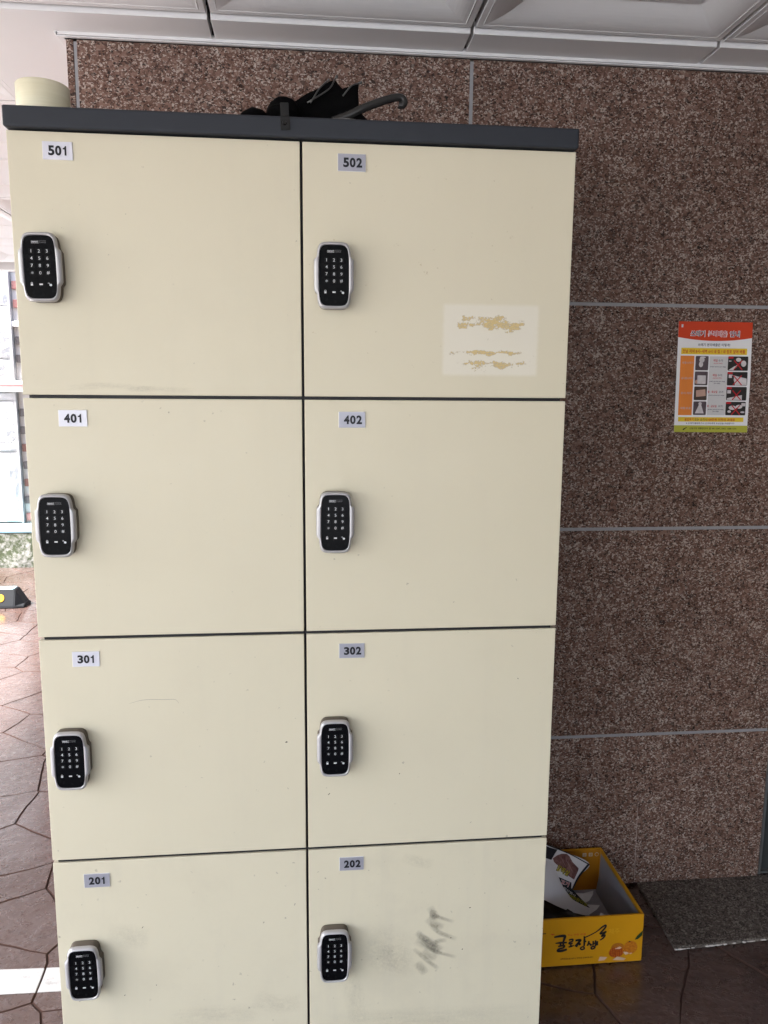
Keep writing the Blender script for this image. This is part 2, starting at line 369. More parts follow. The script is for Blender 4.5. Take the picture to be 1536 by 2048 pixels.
# ---------------------------------------------------------------- ground
FZ = -0.0055
gnd = link('ground', from_py('ground', [(-250,-250,0),(250,-250,0),(250,250,0),(-250,250,0)], [(0,1,2,3)]), M['asphalt'], None, (0, 0, -0.03))
tag(gnd, kind='structure')
floor = link('floor', from_py('floor', [(-7,-5,0),(4.2,-5,0),(4.2,5.14,0),(-7,5.14,0)], [(0,1,2,3)]), M['grout'], None, (0, 0, FZ))
tag(floor, kind='structure')
def clip(poly, nx, ny, d):
    out = []
    for i in range(len(poly)):
        a, b = poly[i], poly[(i+1) % len(poly)]
        da = a[0]*nx+a[1]*ny-d; db = b[0]*nx+b[1]*ny-d
        if da <= 0: out.append(a)
        if (da < 0 < db) or (db < 0 < da):
            t = da/(da-db); out.append((a[0]+(b[0]-a[0])*t, a[1]+(b[1]-a[1])*t))
    return out
SP = 0.31; seeds = {}
fx0, fx1, fy0, fy1 = -5.6, 2.6, -2.6, 5.13
nx_, ny_ = int((fx1-fx0)/SP)+2, int((fy1-fy0)/(SP*0.72))+2
for i in range(-2, nx_+2):
    for j in range(-2, ny_+2):
        seeds[i, j] = (fx0+(i+0.5*(j % 2))*SP*1.12+rnd.uniform(-.14, .14), fy0+j*SP*0.72+rnd.uniform(-.10, .10))
def wob(p):
    q = Vector((p[0]*5.5, p[1]*5.5, 3.1)); q2 = q*4.3
    return (p[0]+0.016*noise.noise(q)+0.005*noise.noise(q2), p[1]+0.016*noise.noise(q+Vector((9, 4, 1)))+0.005*noise.noise(q2+Vector((3, 7, 1))))
cells = []
for (i, j), s in seeds.items():
    if not (0 <= i < nx_ and 0 <= j < ny_): continue
    poly = [(s[0]-1, s[1]-1), (s[0]+1, s[1]-1), (s[0]+1, s[1]+1), (s[0]-1, s[1]+1)]
    for a in range(-3, 4):
        for b in range(-3, 4):
            if (a or b) and (i+a, j+b) in seeds:
                t = seeds[i+a, j+b]; n = (t[0]-s[0], t[1]-s[1]); d = (t[0]**2+t[1]**2-s[0]**2-s[1]**2)/2
                poly = clip(poly, n[0], n[1], d)
    poly = clip(poly, 0, 1, fy1)
    if len(poly) < 3: continue
    fine = []
    for a, b in zip(poly, poly[1:]+poly[:1]):
        L = math.hypot(b[0]-a[0], b[1]-a[1]); kk = max(1, int(L/0.045))
        for q in range(kk): fine.append(wob((a[0]+(b[0]-a[0])*q/kk, a[1]+(b[1]-a[1])*q/kk)))
    cells.append((s, fine))
def shrink(poly, c, d):
    out = []
    for p in poly:
        L = math.hypot(p[0]-c[0], p[1]-c[1]); f = max(0.1, 1-d/max(L, 1e-4)); out.append((c[0]+(p[0]-c[0])*f, c[1]+(p[1]-c[1])*f))
    return out
def stone_geo(c, poly, h):
    n = len(poly); a = shrink(poly, c, 0.0015); b = shrink(poly, c, 0.0040)
    vs_ = [(*p, FZ+0.001) for p in a] + [(*p, h-0.003) for p in a] + [(*p, h) for p in b]
    fs = [(r*n+i, r*n+(i+1) % n, (r+1)*n+(i+1) % n, (r+1)*n+i) for r in range(2) for i in range(n)] + [tuple(range(2*n, 3*n))]
    return vs_, fs
restv, restf, paintv, paintf = [], [], [], []
for c, poly in cells:
    h = rnd.uniform(-0.0012, 0.0)
    vs_, fs = stone_geo(c, poly, h)
    rel = c[1]+1.5
    seen = (c[1] > -0.3 and -0.47*rel-0.45 < c[0] < -0.33*rel+0.4 and c[0] < -0.4) or (0.45 < c[0] < 2.0 and -0.5 < c[1] < 0.6)
    if seen:
        me = from_py('paving_stone', [(x-c[0], y-c[1], z) for x, y, z in vs_], fs)
        me.materials.append(M['stamped']); me.materials.append(M['groove'])
        for q in range(2*len(poly)): me.polygons[q].material_index = 1
        link('paving_stone', me, None, floor, (c[0], c[1], 0))
    else:
        b = len(restv); restv += vs_; restf += [tuple(i+b for i in f) for f in fs]
    # the white bay line is painted over the embossed stones
    pp = shrink(poly, c, 0.0036)
    pp = clip(clip(pp, 0.045, 1, 0.338), -0.02, -1, -0.2725)
    pp = clip(pp, 1, 0, 0.3); pp = clip(pp, -1, 0, 3.4)
    if len(pp) > 2:
        b = len(paintv); n = len(pp)
        paintv += [(*p, h+0.0012) for p in pp] + [(*p, h-0.003) for p in shrink(pp, (sum(p[0] for p in pp)/n, sum(p[1] for p in pp)/n), -0.0015)]
        paintf += [tuple(range(b, b+n))] + [(b+i, b+n+i, b+n+(i+1) % n, b+(i+1) % n) for i in range(n)]
tag(link('paving_stones', from_py('paving_stones', restv, restf), M['stamped'], floor, (0, 0, 0)), kind='stuff')
tag(link('painted_line', from_py('painted_line', paintv, paintf), M['road_paint'], None, (0, 0, 0)), kind='structure')

# ---------------------------------------------------------------- granite wall with its slabs
WY = 0.56; WX0, WX1 = -0.561, 1.387; ZT = 2.3145
wall = thing('granite_wall', 'polished pink granite wall behind the lockers, with grey sealed joints', 'wall', (0.4, WY+0.4, 0))
box('wall_core', wall, M['core'], WX0+0.034, WX1-0.012, WY+0.034, 3.6, 0, 2.34)
box('joint_sealant', wall, M['sealant'], WX0+0.0168, WX1-0.010, WY+0.0022, WY+0.033, 0.012, ZT-0.004)
box('joint_sealant', wall, M['sealant'], WX0+0.0045, WX0+0.029, WY+0.0335, 3.6, 0.012, ZT-0.004)
zj = [0.0085, 0.4885, 1.1070, 1.7215, ZT]; xj = [-0.541, 0.4285, WX1]
gi = 0
def slab(x0, x1, y0, y1, z0, z1):
    global gi; gi += 1
    return box('granite_panel', wall, M['granite'][gi % 4], x0, x1, y0, y1, z0, z1, 0.0012)
J = 0.0046
for z0, z1 in zip(zj, zj[1:]):
    for x0, x1 in zip(xj, xj[1:]):
        slab(x0+J, x1-(J if x1 < 1.3 else 0), WY, WY+0.028, z0+(J if z0 > .1 else 0), z1-(J if z1 < 2.3 else 0))
    for y0, y1 in ((WY, 1.20), (1.20, 2.00), (2.00, 2.80), (2.80, 3.60)):
        slab(WX0, WX0+0.0165, y0+(0 if y0 == WY else J), y1-J, z0+(J if z0 > .1 else 0), z1-(J if z1 < 2.3 else 0))
# thin pale drip on the lowest slab
fl = Flat().stroke([(0.9850, 0.291), (0.9862, 0.20), (0.9875, 0.10), (0.9888, 0.012)], [0.0008, 0.0016, 0.0022, 0.0012])
link('paint_drip', fl.mesh('paint_drip', lambda x, z: (x, WY-0.0006, z)), plain('pale_drip', (0.42, 0.33, 0.30), 0.5), wall)
# upper wall and lintel over the door, going on to the right
for x0, x1, z0, z1 in ((1.387, 2.397, 2.13, ZT), (2.397, 3.37, 0.0085, 0.4885), (2.397, 3.37, 0.4885, 1.107), (2.397, 3.37, 1.107, 1.7215), (2.397, 3.37, 1.7215, ZT)):
    slab(x0+J, x1-J, WY, WY+0.028, z0+J, z1-J)
box('wall_core', wall, M['core'], 2.40, 3.37, WY+0.034, 3.6, 0, 2.34)
box('wall_core', wall, M['core'], 1.39, 2.398, WY+0.034, 0.9, 2.135, 2.34)

side = thing('side_light_blocker', 'unseen granite wall added on the right to cut the light', 'wall', (3.5, -1.7, 0))  # out of view; added to keep light off the right side
box('granite_panel', side, M['granite'][1], 3.38, 3.6, -6.4, WY, 0, 2.34, 0.002)

rear = thing('rear_light_blocker', 'unseen granite wall added behind the camera to block light', 'wall', (1.5, -6.3, 0))  # added behind the camera, blocks light coming from the rear
box('granite_panel', rear, M['granite'][2], 1.7, 3.375, -6.4, -6.2, 0, 2.34, 0.002)

door = thing('entrance_door', 'dark grey steel door and frame set into the granite at the right edge', 'door', (1.9, 0.62, 0))
box('door_frame', door, M['metal_edge'], 1.3885, 1.3945, WY-0.003, 0.72, 0.014, 2.12, 0.001)
box('door_frame', door, M['metal_edge'], 2.389, 2.395, WY-0.003, 0.72, 0.014, 2.12, 0.001)
box('door_frame', door, M['metal_edge'], 1.395, 2.3885, WY-0.002, 0.72, 2.09, 2.125, 0.001)
box('jamb', door, M['metal_dark'], 1.395, 1.455, WY+0.012, 0.72, 0.02, 2.089, 0.002)
box('jamb', door, M['metal_dark'], 2.33, 2.388, WY+0.012, 0.72, 0.02, 2.089, 0.002)
leaf = box('door_leaf', door, M['metal_dark'], 1.458, 2.327, 0.63, 0.67, 0.022, 2.086, 0.002)
bm = bmesh.new(); tube(bm, [(0.70-0.35, -0.02, -0.1), (0.35, -0.07, -0.1), (0.35, -0.07, 0.3), (0.35, -0.02, 0.3)], 0.012)
link('handle', finish(bm, 'handle', True), M['metal_edge'], leaf, wpos(leaf))
box('sill', door, M['metal_edge'], 1.395, 2.388, WY+0.004, 0.72, 0.0125, 0.0195, 0.001)

step = thing('granite_step', 'flat grey granite threshold slab lying on the floor below the wall', 'step', (1.8, 0.42, 0))
bm = bmesh.new()
vs_ = [bm.verts.new(q) for q in ((0.981, 0.280, 0), (2.6, 0.372, 0), (2.6, WY-0.001, 0), (0.998, WY-0.001, 0))]
f = bm.faces.new(vs_); r = bmesh.ops.extrude_face_region(bm, geom=[f])
for e in r['geom']:
    if isinstance(e, bmesh.types.BMVert): e.co.z = 0.011
bmesh.ops.bevel(bm, geom=list(bm.edges), offset=0.0012, segments=1, affect='EDGES')
for q in bm.verts: q.co -= Vector((1.8, 0.42, 0))
link('slab', finish(bm, 'slab'), M['granite_dark'], step, (1.8, 0.42, 0))
bm = bmesh.new()
for i in range(46):                                                # crumbs of pale mortar along the front edge
    x = 0.985 + rnd.random()**1.2*0.75; y = 0.280+(x-0.981)*0.0568-0.0035
    s = rnd.uniform(0.002, 0.0055); L = rnd.uniform(1, 3.2)
    r = bmesh.ops.create_icosphere(bm, subdivisions=1, radius=s)
    for q in r['verts']: q.co = Vector((q.co.x*L+x, q.co.y*0.7+y, q.co.z*0.5+0.0065+rnd.uniform(-.0005, .0005)))
link('mortar_crumbs', finish(bm, 'mortar_crumbs'), M['mortar'], step)

# ---------------------------------------------------------------- ceiling of pressed panels
CZ = 2.335; PIT = 0.615
ceil = box('ceiling', None, M['slab'], -3.02, 3.4, -6.4, 4.42, 2.405, 2.60); tag(ceil, kind='structure')
def coffer():
    h = PIT/2-0.0052; o0 = 0.017; wd = 0.088; dp = 0.031
    prof = [(h, 0.034), (h, 0.0012), (h-0.0012, 0), (h-o0+0.003, 0), (h-o0+0.002, -0.0008), (h-o0+0.001, -0.0008), (h-o0, 0.0002)]
    for q in range(1, 11):
        t = q/10; prof.append((h-o0-wd*t, 0.0002+dp*t**1.9))
    e = prof[-1]; prof += [(e[0]-0.0003, e[1]+0.010), (e[0]-0.0042, e[1]+0.010), (e[0]-0.0045, e[1]-0.0035), (e[0]-0.0060, e[1]-0.0040)]
    vs_, fs = [], []
    for a, z in prof: vs_ += [(-a, -a, z), (a, -a, z), (a, a, z), (-a, a, z)]
    for r in range(len(prof)-1):
        for i in range(4): fs.append((r*4+i, (r+1)*4+i, (r+1)*4+(i+1) % 4, r*4+(i+1) % 4))
    b = (len(prof)-1)*4; fs.append((b+3, b+2, b+1, b)); return from_py('ceiling_panel', vs_, fs)
cme = coffer(); cme.materials.append(M['ceiling'])
for i in range(-6, 4):
    for j in range(-11, 6):
        cx_, cy_ = -0.210+PIT*(i+0.5), 0.4425+PIT*(j+0.5)
        if cy_ > 0.45 and cx_ > -0.825: continue
        if cx_ > 3.2 or cy_ > 4.3 or cx_ < -2.9 or cy_ < -6.2: continue
        link('ceiling_panel', cme, None, ceil, (cx_, cy_, CZ))
def tray(x0, x1, y0, y1, z=2.3255):
    box('edge_panel', ceil, M['ceiling'], x0, x1, y0, y1, z, z+0.03, 0.0012)
bm = bmesh.new()                                                   # one tray wraps the corner of the wall
f = bm.faces.new([bm.verts.new((x, y, 2.3255)) for x, y in ((-0.8205, 0.4475), (-0.2145, 0.4475), (-0.2145, 0.546), (-0.5765, 0.546), (-0.5765, 0.548), (-0.5845, 0.548), (-0.5845, 1.053), (-0.8205, 1.053))])
r = bmesh.ops.extrude_face_region(bm, geom=[f])
for e in r['geom']:
    if isinstance(e, bmesh.types.BMVert): e.co.z += 0.03
link('edge_panel', finish(bm, 'edge_panel'), M['ceiling'], ceil)
for i in range(0, 6): tray(-0.2065+PIT*i, -0.2145+PIT*(i+1), 0.4475, 0.546)
for j in range(1, 6): tray(-0.8205, -0.5845, 0.4465+PIT*j, 0.4385+PIT*(j+1))
box('wall_trim', ceil, M['ceiling'], -0.5765, 3.3, 0.5462, 0.5490, 2.3190, 2.334, 0.0006)
box('wall_trim', ceil, M['ceiling'], -0.5795, 3.3, 0.5492, 0.5590, 2.3160, 2.3188, 0.0006)
box('wall_trim', ceil, M['ceiling'], -0.5825, -0.5797, 0.5470, 3.6, 2.3190, 2.334, 0.0006)
box('wall_trim', ceil, M['ceiling'], -0.5790, -0.5640, 0.5595, 3.6, 2.3162, 2.3186, 0.0006)
# fascia at the far edge of the ceiling
box('fascia', ceil, M['white_paint'], -3.03, 3.4, 4.425, 4.50, 2.325, 2.62, 0.004)

# ---------------------------------------------------------------- parcel locker
ZB = [0.0430, 0.53049, 1.00348, 1.47106, 1.93893]; XS = 0.5180
lk = thing('parcel_locker', 'tall cream parcel locker with eight numbered doors and dark grey top', 'locker', (0, 0.25, 0))
box('carcass', lk, M['carcass'], -0.509, 0.509, 0.0225, 0.50, 0.042, 1.9375)
box('side_panel', lk, M['locker'], -0.5135, -0.5095, 0.024, 0.50, 0.042, 1.937, 0.0008)
box('side_panel', lk, M['locker'], 0.5095, 0.5135, 0.024, 0.50, 0.042, 1.937, 0.0008)
box('plinth', lk, M['graphite'], -0.50, 0.50, 0.03, 0.49, 0.0, 0.0415, 0.002)
for zz in ZB[1:4]:
    box('divider', lk, M['carcass'], -0.508, 0.508, 0.0045, 0.022, zz-0.0029, zz+0.0029)
cap = box('cap', lk, M['graphite'], -0.5195, 0.5195, -0.0125, 0.505, 1.9385, 1.9745, 0.004, 3)
bm = bmesh.new(); bm_box(bm, -0.0085, 0.0085, -0.0017, 0, -0.0235, 0.0)
bm_box(bm, -0.0075, 0.0075, -0.0015, 0.0, 0.0005, 0.0230)
bmesh.ops.bevel(bm, geom=list(bm.edges), offset=0.0005, segments=1, affect='EDGES')
bmesh.ops.transform(bm, matrix=Matrix.Rotation(R(-2), 4, 'Y'), verts=bm.verts)
br = link('bracket', finish(bm, 'bracket'), M['black_metal'], lk, (-0.029, -0.0128, 1.973)); br['label'] = 'black metal bracket bolted over the edge of the top'
bm = bmesh.new(); r = bmesh.ops.create_cone(bm, cap_ends=True, segments=8, radius1=0.0042, radius2=0.0032, depth=0.004)
bmesh.ops.rotate(bm, matrix=Matrix.Rotation(R(90), 3, 'X'), verts=bm.verts)
link('bolt', finish(bm, 'bolt'), M['black_metal'], br, (-0.030, -0.0164, 1.9615))

def outline(a, b, n, ear=0.0, N=88):
    out = []
    for i in range(N):
        t = math.tau*i/N; c, s = math.cos(t), math.sin(t)
        r = 1/((abs(c)/a)**n+(abs(s)/b)**n)**(1/n); x, z = r*c, r*s
        if ear:
            d = abs(z-0.0012); e = min(1, max(0, (0.0365-d)/0.0055)); e = e*e*(3-2*e); x += math.copysign(ear*e, x)
        x *= 1-0.035*(abs(z)/b)**2.2
        z *= 1-0.016*(x/a)**2
        out.append((x, z))
    return out
def loft(rings, cap_last=True):
    vs_, fs = [], []; n = len(rings[0][0])
    for o, y in rings: vs_ += [(x, y, z) for x, z in o]
    for r in range(len(rings)-1):
        for i in range(n): fs.append((r*n+i, r*n+(i+1) % n, (r+1)*n+(i+1) % n, (r+1)*n+i))
    if cap_last: fs.append(tuple(range((len(rings)-1)*n, len(rings)*n)))
    return vs_, fs
NE = 6.5
def lock_meshes():
    O = lambda d, e=0.0050: outline(0.0322-d, 0.0662-d, NE, e)
    H = lambda d: outline(0.0312-d, 0.0652-d, NE, 0.0045)
    v, f = loft([(H(0), -0.0005), (H(0), -0.0175), (H(0.0015), -0.0185)])
    hs = from_py('lock_housing', v, f, True)
    v, f = loft([(O(0.0008), -0.0180), (O(0), -0.0195), (O(0.0002), -0.0235), (O(0.0012), -0.0262), (O(0.0032, 0.0040), -0.0278), (outline(0.0288, 0.0618, NE, 0.0012), -0.0282),
                 (outline(0.0284, 0.0605, NE), -0.0276), (outline(0.0279, 0.0598, NE), -0.0262), (outline(0.0276, 0.0594, NE), -0.0248)], False)
    fr = from_py('lock_frame', v, f, True)
    v, f = loft([(outline(0.0279, 0.0597, NE), -0.0240), (outline(0.0279, 0.0597, NE), -0.0257)])
    kp = from_py('keypad', v, f)
    keys, pr, dim = Flat(), Flat(), Flat()
    for r, row in enumerate(('123', '456', '789', '*0#')):
        for c_, ch in enumerate(row):
            x, z = (c_-1)*0.0137, (0.0301, 0.0166, 0.0028, -0.0109)[r]
            keys.rect(x-0.0050, z-0.0050, x+0.0050, z+0.0050, 0.0012)
            pr.text(ch, x, z, 0.0060 if ch != '*' else 0.0048, bold=0.002)
    z = -0.0327                                                    # padlock, battery, open padlock
    pr.rect(-0.0182, z-0.0026, -0.0142, z+0.0012, 0.0006); pr.stroke([(-0.0176, z+0.001), (-0.0174, z+0.0030), (-0.0162, z+0.0038), (-0.0150, z+0.0030), (-0.0148, z+0.001)], 0.0007)
    pr.rect(-0.0030, z-0.0014, 0.0030, z+0.0014, 0.0005)
    pr.disc(0.0168, z-0.0012, 0.0022); pr.stroke([(0.0150, z), (0.0142, z+0.0022), (0.0128, z+0.0028), (0.0120, z+0.0014)], 0.0007)
    pr.text('SMART', -0.0061, 0.0474, 0.0030, 0.0130, bold=0.02); pr.rect(-0.0126, 0.0446, 0.0004, 0.0452)
    dim.rect(0.0019, 0.0444, 0.0023, 0.0494); dim.rect(0.0023, 0.0490, 0.0138, 0.0494); dim.text('LOCK', 0.0088, 0.0462, 0.0026, 0.0095)
    at_ = lambda y: (lambda x, z: (x*(1-0.04*(abs(z)/0.06)**2), y, z))
    return hs, fr, kp, keys.mesh('keys', at_(-0.0260)), pr.mesh('key_print', at_(-0.0263)), dim.mesh('logo_print', at_(-0.0263))
LM = lock_meshes()
for me in LM:
    for q in me.vertices: q.co.z *= 0.915
for me, q in zip(LM, ('housing', 'silver', 'keypad', 'key', 'digit', 'digit_dim')): me.materials.append(M[q])
LP = {'501': (-0.4654, 1.6996), '502': (0.0581, 1.6962), '401': (-0.4655, 1.2304), '402': (0.0596, 1.2315), '301': (-0.4644, 0.7591), '302': (0.0579, 0.7643), '201': (-0.4620, 0.2913), '202': (0.0556, 0.2931)}
PP = {'501': (-0.4572, 1.919, -0.4057, 1.8881), '502': (0.066, 1.9168, 0.1187, 1.8863), '401': (-0.4561, 1.4462, -0.4039, 1.4157), '402': (0.0669, 1.4449, 0.1194, 1.4152),
      '301': (-0.4558, 0.9774, -0.4042, 0.9442), '302': (0.067, 0.9806, 0.1189, 0.9469), '201': (-0.4581, 0.5034, -0.4059, 0.4676), '202': (0.0661, 0.5103, 0.1194, 0.4748)}
WEAR = {'501': 0.30, '502': 0.15, '401': 0.22, '402': 0.15, '301': 0.30, '302': 0.30, '201': 0.65, '202': 0.9}
bm = bmesh.new(); bm_box(bm, -0.026, 0.026, -0.0016, 0, -0.0155, 0.0155, 0.0005)
pme = finish(bm, 'number_plate'); pme.materials.append(M['plate']); pme.materials.append(M['plate_edge'])
M['plate_glare'] = plain('number_plate_glare', (0.62, 0.625, 0.69), 0.35, 0.05, 50, 0.0, 0.15)  # glare on the upper left plates put into a lighter base colour
for p in pme.polygons:
    if abs(p.normal.y) < 0.9: p.material_index = 1
doors = {}
for row in range(4):
    z0, z1 = ZB[row]+0.0032, ZB[row+1]-0.0032
    for col in range(2):
        nm = '%d0%d' % (row+2, col+1)
        x0, x1 = ((-XS, -0.0032), (0.0018, XS))[col]
        d = box('door', lk, M['locker'], x0, x1, 0.0, 0.0215, z0, z1, 0.0012, 2)
        d['label'] = 'cream door numbered %s' % nm; d['wear'] = WEAR[nm]; doors[nm] = d
        lx, lz = LP[nm]
        tilt = R(rnd.uniform(-0.7, 0.7))
        for me in LM: link(me.name.split('.')[0], me, None, d, (lx, 0, lz)).rotation_euler = (0, tilt, 0)
        a = PP[nm]; pc = ((a[0]+a[2])/2, -0.0002, (a[1]+a[3])/2)
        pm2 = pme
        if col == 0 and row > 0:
            pm2 = pme.copy(); pm2.materials[0] = M['plate_glare']
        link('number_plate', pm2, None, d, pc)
        t = Flat().text(nm[0], -0.0125, 0, 0.0168, 0.0108, 0.042, res=5).text('0', -0.0005, 0, 0.0168, 0.0108, 0.042, res=5)
        if nm[2] == '2': t.text('2', 0.0118, 0, 0.0168, 0.0108, 0.042, res=5)
        else: t.poly([(0.0102, -0.008), (0.0134, -0.008), (0.0134, 0.008), (0.0112, 0.008), (0.0106, 0.0062), (0.0092, 0.0050), (0.0074, 0.0046), (0.0074, 0.0022), (0.0102, 0.0022)])
        link('plate_number', t.mesh('plate_number', lambda x, z: (x+0.002, -0.0022, z)), M['ink'], d, pc)
# ghost of a torn-off sticker on door 502
dc = wpos(doors['502']); GX0, GZ0, GW, GH = 0.2659-dc.x, 1.5142-dc.z, 0.1943, 0.1403
doors['502'].data.materials[0] = locker_paint('locker_paint_with_glue', ghost)
# rubbed-on smears: soft-edged strokes
def smear_mat(name, c_, amount, streak=6.0, thr=0.42):
    k = NT(name); u = k.n('ShaderNodeUVMap', uv_map='UVMap').outputs[0]; x, y, _ = k.sep(u)
    a = k.math('MULTIPLY', k.math('MULTIPLY', x, k.math('SUBTRACT', 1.0, x)), 4.0); b = k.math('MULTIPLY', k.math('MULTIPLY', y, k.math('SUBTRACT', 1.0, y)), 4.0)
    nn = k.noise(k.scale(k.coord(), (1, 1, 1), (0, 0, 0), (0, R(0), 0)), 170, 5, 0.7)
    ns = k.noise(k.scale(u, (2.0, streak, 1)), 2.0, 4, 0.7)
    al = k.math('MULTIPLY', k.math('MULTIPLY', k.math('POWER', a, 0.8), b), k.math('MULTIPLY', k.ramp(k.math('ADD', k.math('MULTIPLY', nn, 0.5), k.math('MULTIPLY', ns, 0.6)), [(thr, 0), (thr+0.42, 1)]), amount), clamp=True)
    k.col(c_).rough(0.6)
    tr = k.n('ShaderNodeBsdfTransparent'); mx = k.n('ShaderNodeMixShader'); k.l(al, mx.inputs[0]); k.l(tr.outputs[0], mx.inputs[1]); k.l(k.b.outputs[0], mx.inputs[2])
    k.l(mx.outputs[0], k.t.nodes['Material Output'].inputs[0]); return k.m
M['smear'] = smear_mat('dark_smear', (0.12, 0.112, 0.098), 0.44, 8.0, 0.30)
M['haze_dirt'] = smear_mat('grey_dust', (0.31, 0.288, 0.24), 0.20, 2.0, 0.40)
def smears(name, parent, strokes, mat):
    for hgt, (pts, wd) in enumerate(strokes):
        vs_, fs, uv = [], [], []; P = spline(pts, 6); N = len(P); b = len(vs_)
        for i, p in enumerate(P):
            t = (P[min(i+1, N-1)]-P[max(i-1, 0)]).normalized(); n = Vector((-t.y, t.x)); q = i/(N-1)
            for s_ in (1, -1):
                r_ = p+n*wd/2*s_; vs_.append((r_.x, -0.0003-0.00003*hgt, r_.y)); uv.append((q, 0.5+0.5*s_))
        for i in range(N-1): fs.append((b+2*i, b+2*i+1, b+2*i+3, b+2*i+2))
        me = from_py(name, vs_, fs); ul = me.uv_layers.new(name='UVMap')
        for lp in me.loops: ul.data[lp.index].uv = uv[lp.vertex_index]
        link(name, me, mat, parent)
smears('scuff_mark', doors['202'], [
    ([(0.262, 0.381), (0.272, 0.362), (0.2800, 0.352)], 0.020), ([(0.270, 0.362), (0.285, 0.353), (0.318, 0.340)], 0.010),
    ([(0.255, 0.352), (0.272, 0.338), (0.296, 0.329)], 0.018), ([(0.262, 0.338), (0.288, 0.315), (0.325, 0.298)], 0.013),
    ([(0.234, 0.322), (0.250, 0.306), (0.262, 0.296)], 0.018), ([(0.235, 0.306), (0.262, 0.290), (0.292, 0.268)], 0.034),
    ([(0.268, 0.288), (0.283, 0.296), (0.302, 0.297)], 0.013), ([(0.255, 0.284), (0.285, 0.268), (0.325, 0.254)], 0.010),
    ([(0.228, 0.282), (0.262, 0.248), (0.286, 0.228)], 0.012), ([(0.248, 0.276), (0.262, 0.262), (0.280, 0.253)], 0.017),
    ([(0.236, 0.248), (0.248, 0.231), (0.257, 0.218)], 0.022), ([(0.272, 0.372), (0.268, 0.356), (0.282, 0.350)], 0.014),
    ([(0.248, 0.304), (0.272, 0.282), (0.286, 0.270)], 0.024)], M['smear'])
smears('dust_patch', doors['202'], [([(0.10, 0.31), (0.17, 0.29), (0.23, 0.27)], 0.11), ([(0.12, 0.27), (0.18, 0.255), (0.24, 0.24)], 0.08), ([(0.02, 0.115), (0.25, 0.108), (0.51, 0.10)], 0.06), ([(0.09, 0.24), (0.10, 0.17), (0.11, 0.11)], 0.05), ([(0.20, 0.50), (0.24, 0.487), (0.27, 0.478)], 0.03)], M['haze_dirt'])
smears('dust_patch', doors['201'], [([(-0.42, 0.36), (-0.37, 0.352), (-0.33, 0.345)], 0.06), ([(-0.30, 0.15), (-0.20, 0.155), (-0.10, 0.15)], 0.05), ([(-0.12, 0.19), (-0.07, 0.17), (-0.01, 0.17)], 0.05)], M['haze_dirt'])
smears('dust_patch', doors['501'], [([(-0.44, 1.487), (-0.36, 1.492), (-0.28, 1.484)], 0.014), ([(-0.33, 1.484), (-0.28, 1.487), (-0.20, 1.483)], 0.012)], M['haze_dirt'])
fl = Flat().stroke([(-0.3511, 0.8656), (-0.3304, 0.8712), (-0.3109, 0.8726), (-0.2816, 0.8716), (-0.262, 0.871), (-0.2544, 0.8633)], [0.0003, 0.0007, 0.0007, 0.0003])
link('scratch', fl.mesh('scratch', lambda x, z: (x, -0.0003, z)), plain('grey_scratch', (0.24, 0.22, 0.18), 0.6), doors['301'])
def chip(dn, x, z, r, s=1.6, a=0.4):
    fl = Flat(); n = 9
    fl.poly([(x+(r*s*math.cos(q*math.tau/n)*math.cos(a)-r*math.sin(q*math.tau/n)*math.sin(a))*rnd.uniform(.7, 1.2), z+(r*s*math.cos(q*math.tau/n)*math.sin(a)+r*math.sin(q*math.tau/n)*math.cos(a))*rnd.uniform(.7, 1.2)) for q in range(n)])
    link('paint_chip', fl.mesh('paint_chip', lambda x, z: (x, -0.0003, z)), M['smear_dark'], doors[dn])
M['smear_dark'] = plain('bare_steel_chip', (0.055, 0.045, 0.035), 0.6)
for dn, x, z, r, s, a in (('301', -0.0411, 0.7716, 0.0017, 1.4, 0.3), ('302', 0.1935, 0.6919, 0.0010, 1.8, 0.9), ('302', 0.0456, 0.6528, 0.0008, 3.5, 0.8), ('302', 0.4412, 0.8932, 0.0008, 2.5, 2.4),
                          ('501', -0.5075, 1.7050, 0.0012, 1.6, 1.9), ('501', -0.5100, 1.7270, 0.0009, 1.6, 1.2), ('202', 0.311, 0.3020, 0.0012, 1.3, 0), ('202', 0.337, 0.2725, 0.0013, 1.2, 0.4), ('202', 0.384, 0.405, 0.0009, 1.3, 0.2), ('202', 0.352, 0.372, 0.0012, 1.9, 0), ('201', -0.345, 0.372, 0.0008, 4, 0.9), ('201', -0.388, 0.216, 0.0008, 3, 0.9), ('201', -0.322, 0.235, 0.0010, 1.2, 0.5)):
    chip(dn, x, z, r, s, a)

# ---------------------------------------------------------------- things on the locker
tp = thing('tape_roll', 'cream roll of wide packing tape standing on the top left of the locker', 'tape', (-0.4715, 0.066, 1.9746))
def ring(name, r0, r1, h, mat, bev=0.0008):
    N = 64; prof = [(r0, 0), (r1-bev, 0), (r1, bev), (r1, h-bev), (r1-bev, h), (r0, h)]
    vs_ = [(r*math.cos(q*math.tau/N), r*math.sin(q*math.tau/N), z) for r, z in prof for q in range(N)]
    fs = [(a*N+q, a*N+(q+1) % N, ((a+1) % 6)*N+(q+1) % N, ((a+1) % 6)*N+q) for a in range(6) for q in range(N)]
    me = from_py(name, vs_, fs); link(name, me, mat, tp, wpos(tp))
    for p in me.polygons:
        if abs(p.normal.z) < 0.1: p.use_smooth = True
ring('tape', 0.0415, 0.0465, 0.0575, M['tape']); ring('core', 0.0375, 0.0412, 0.0570, M['tape_core'])

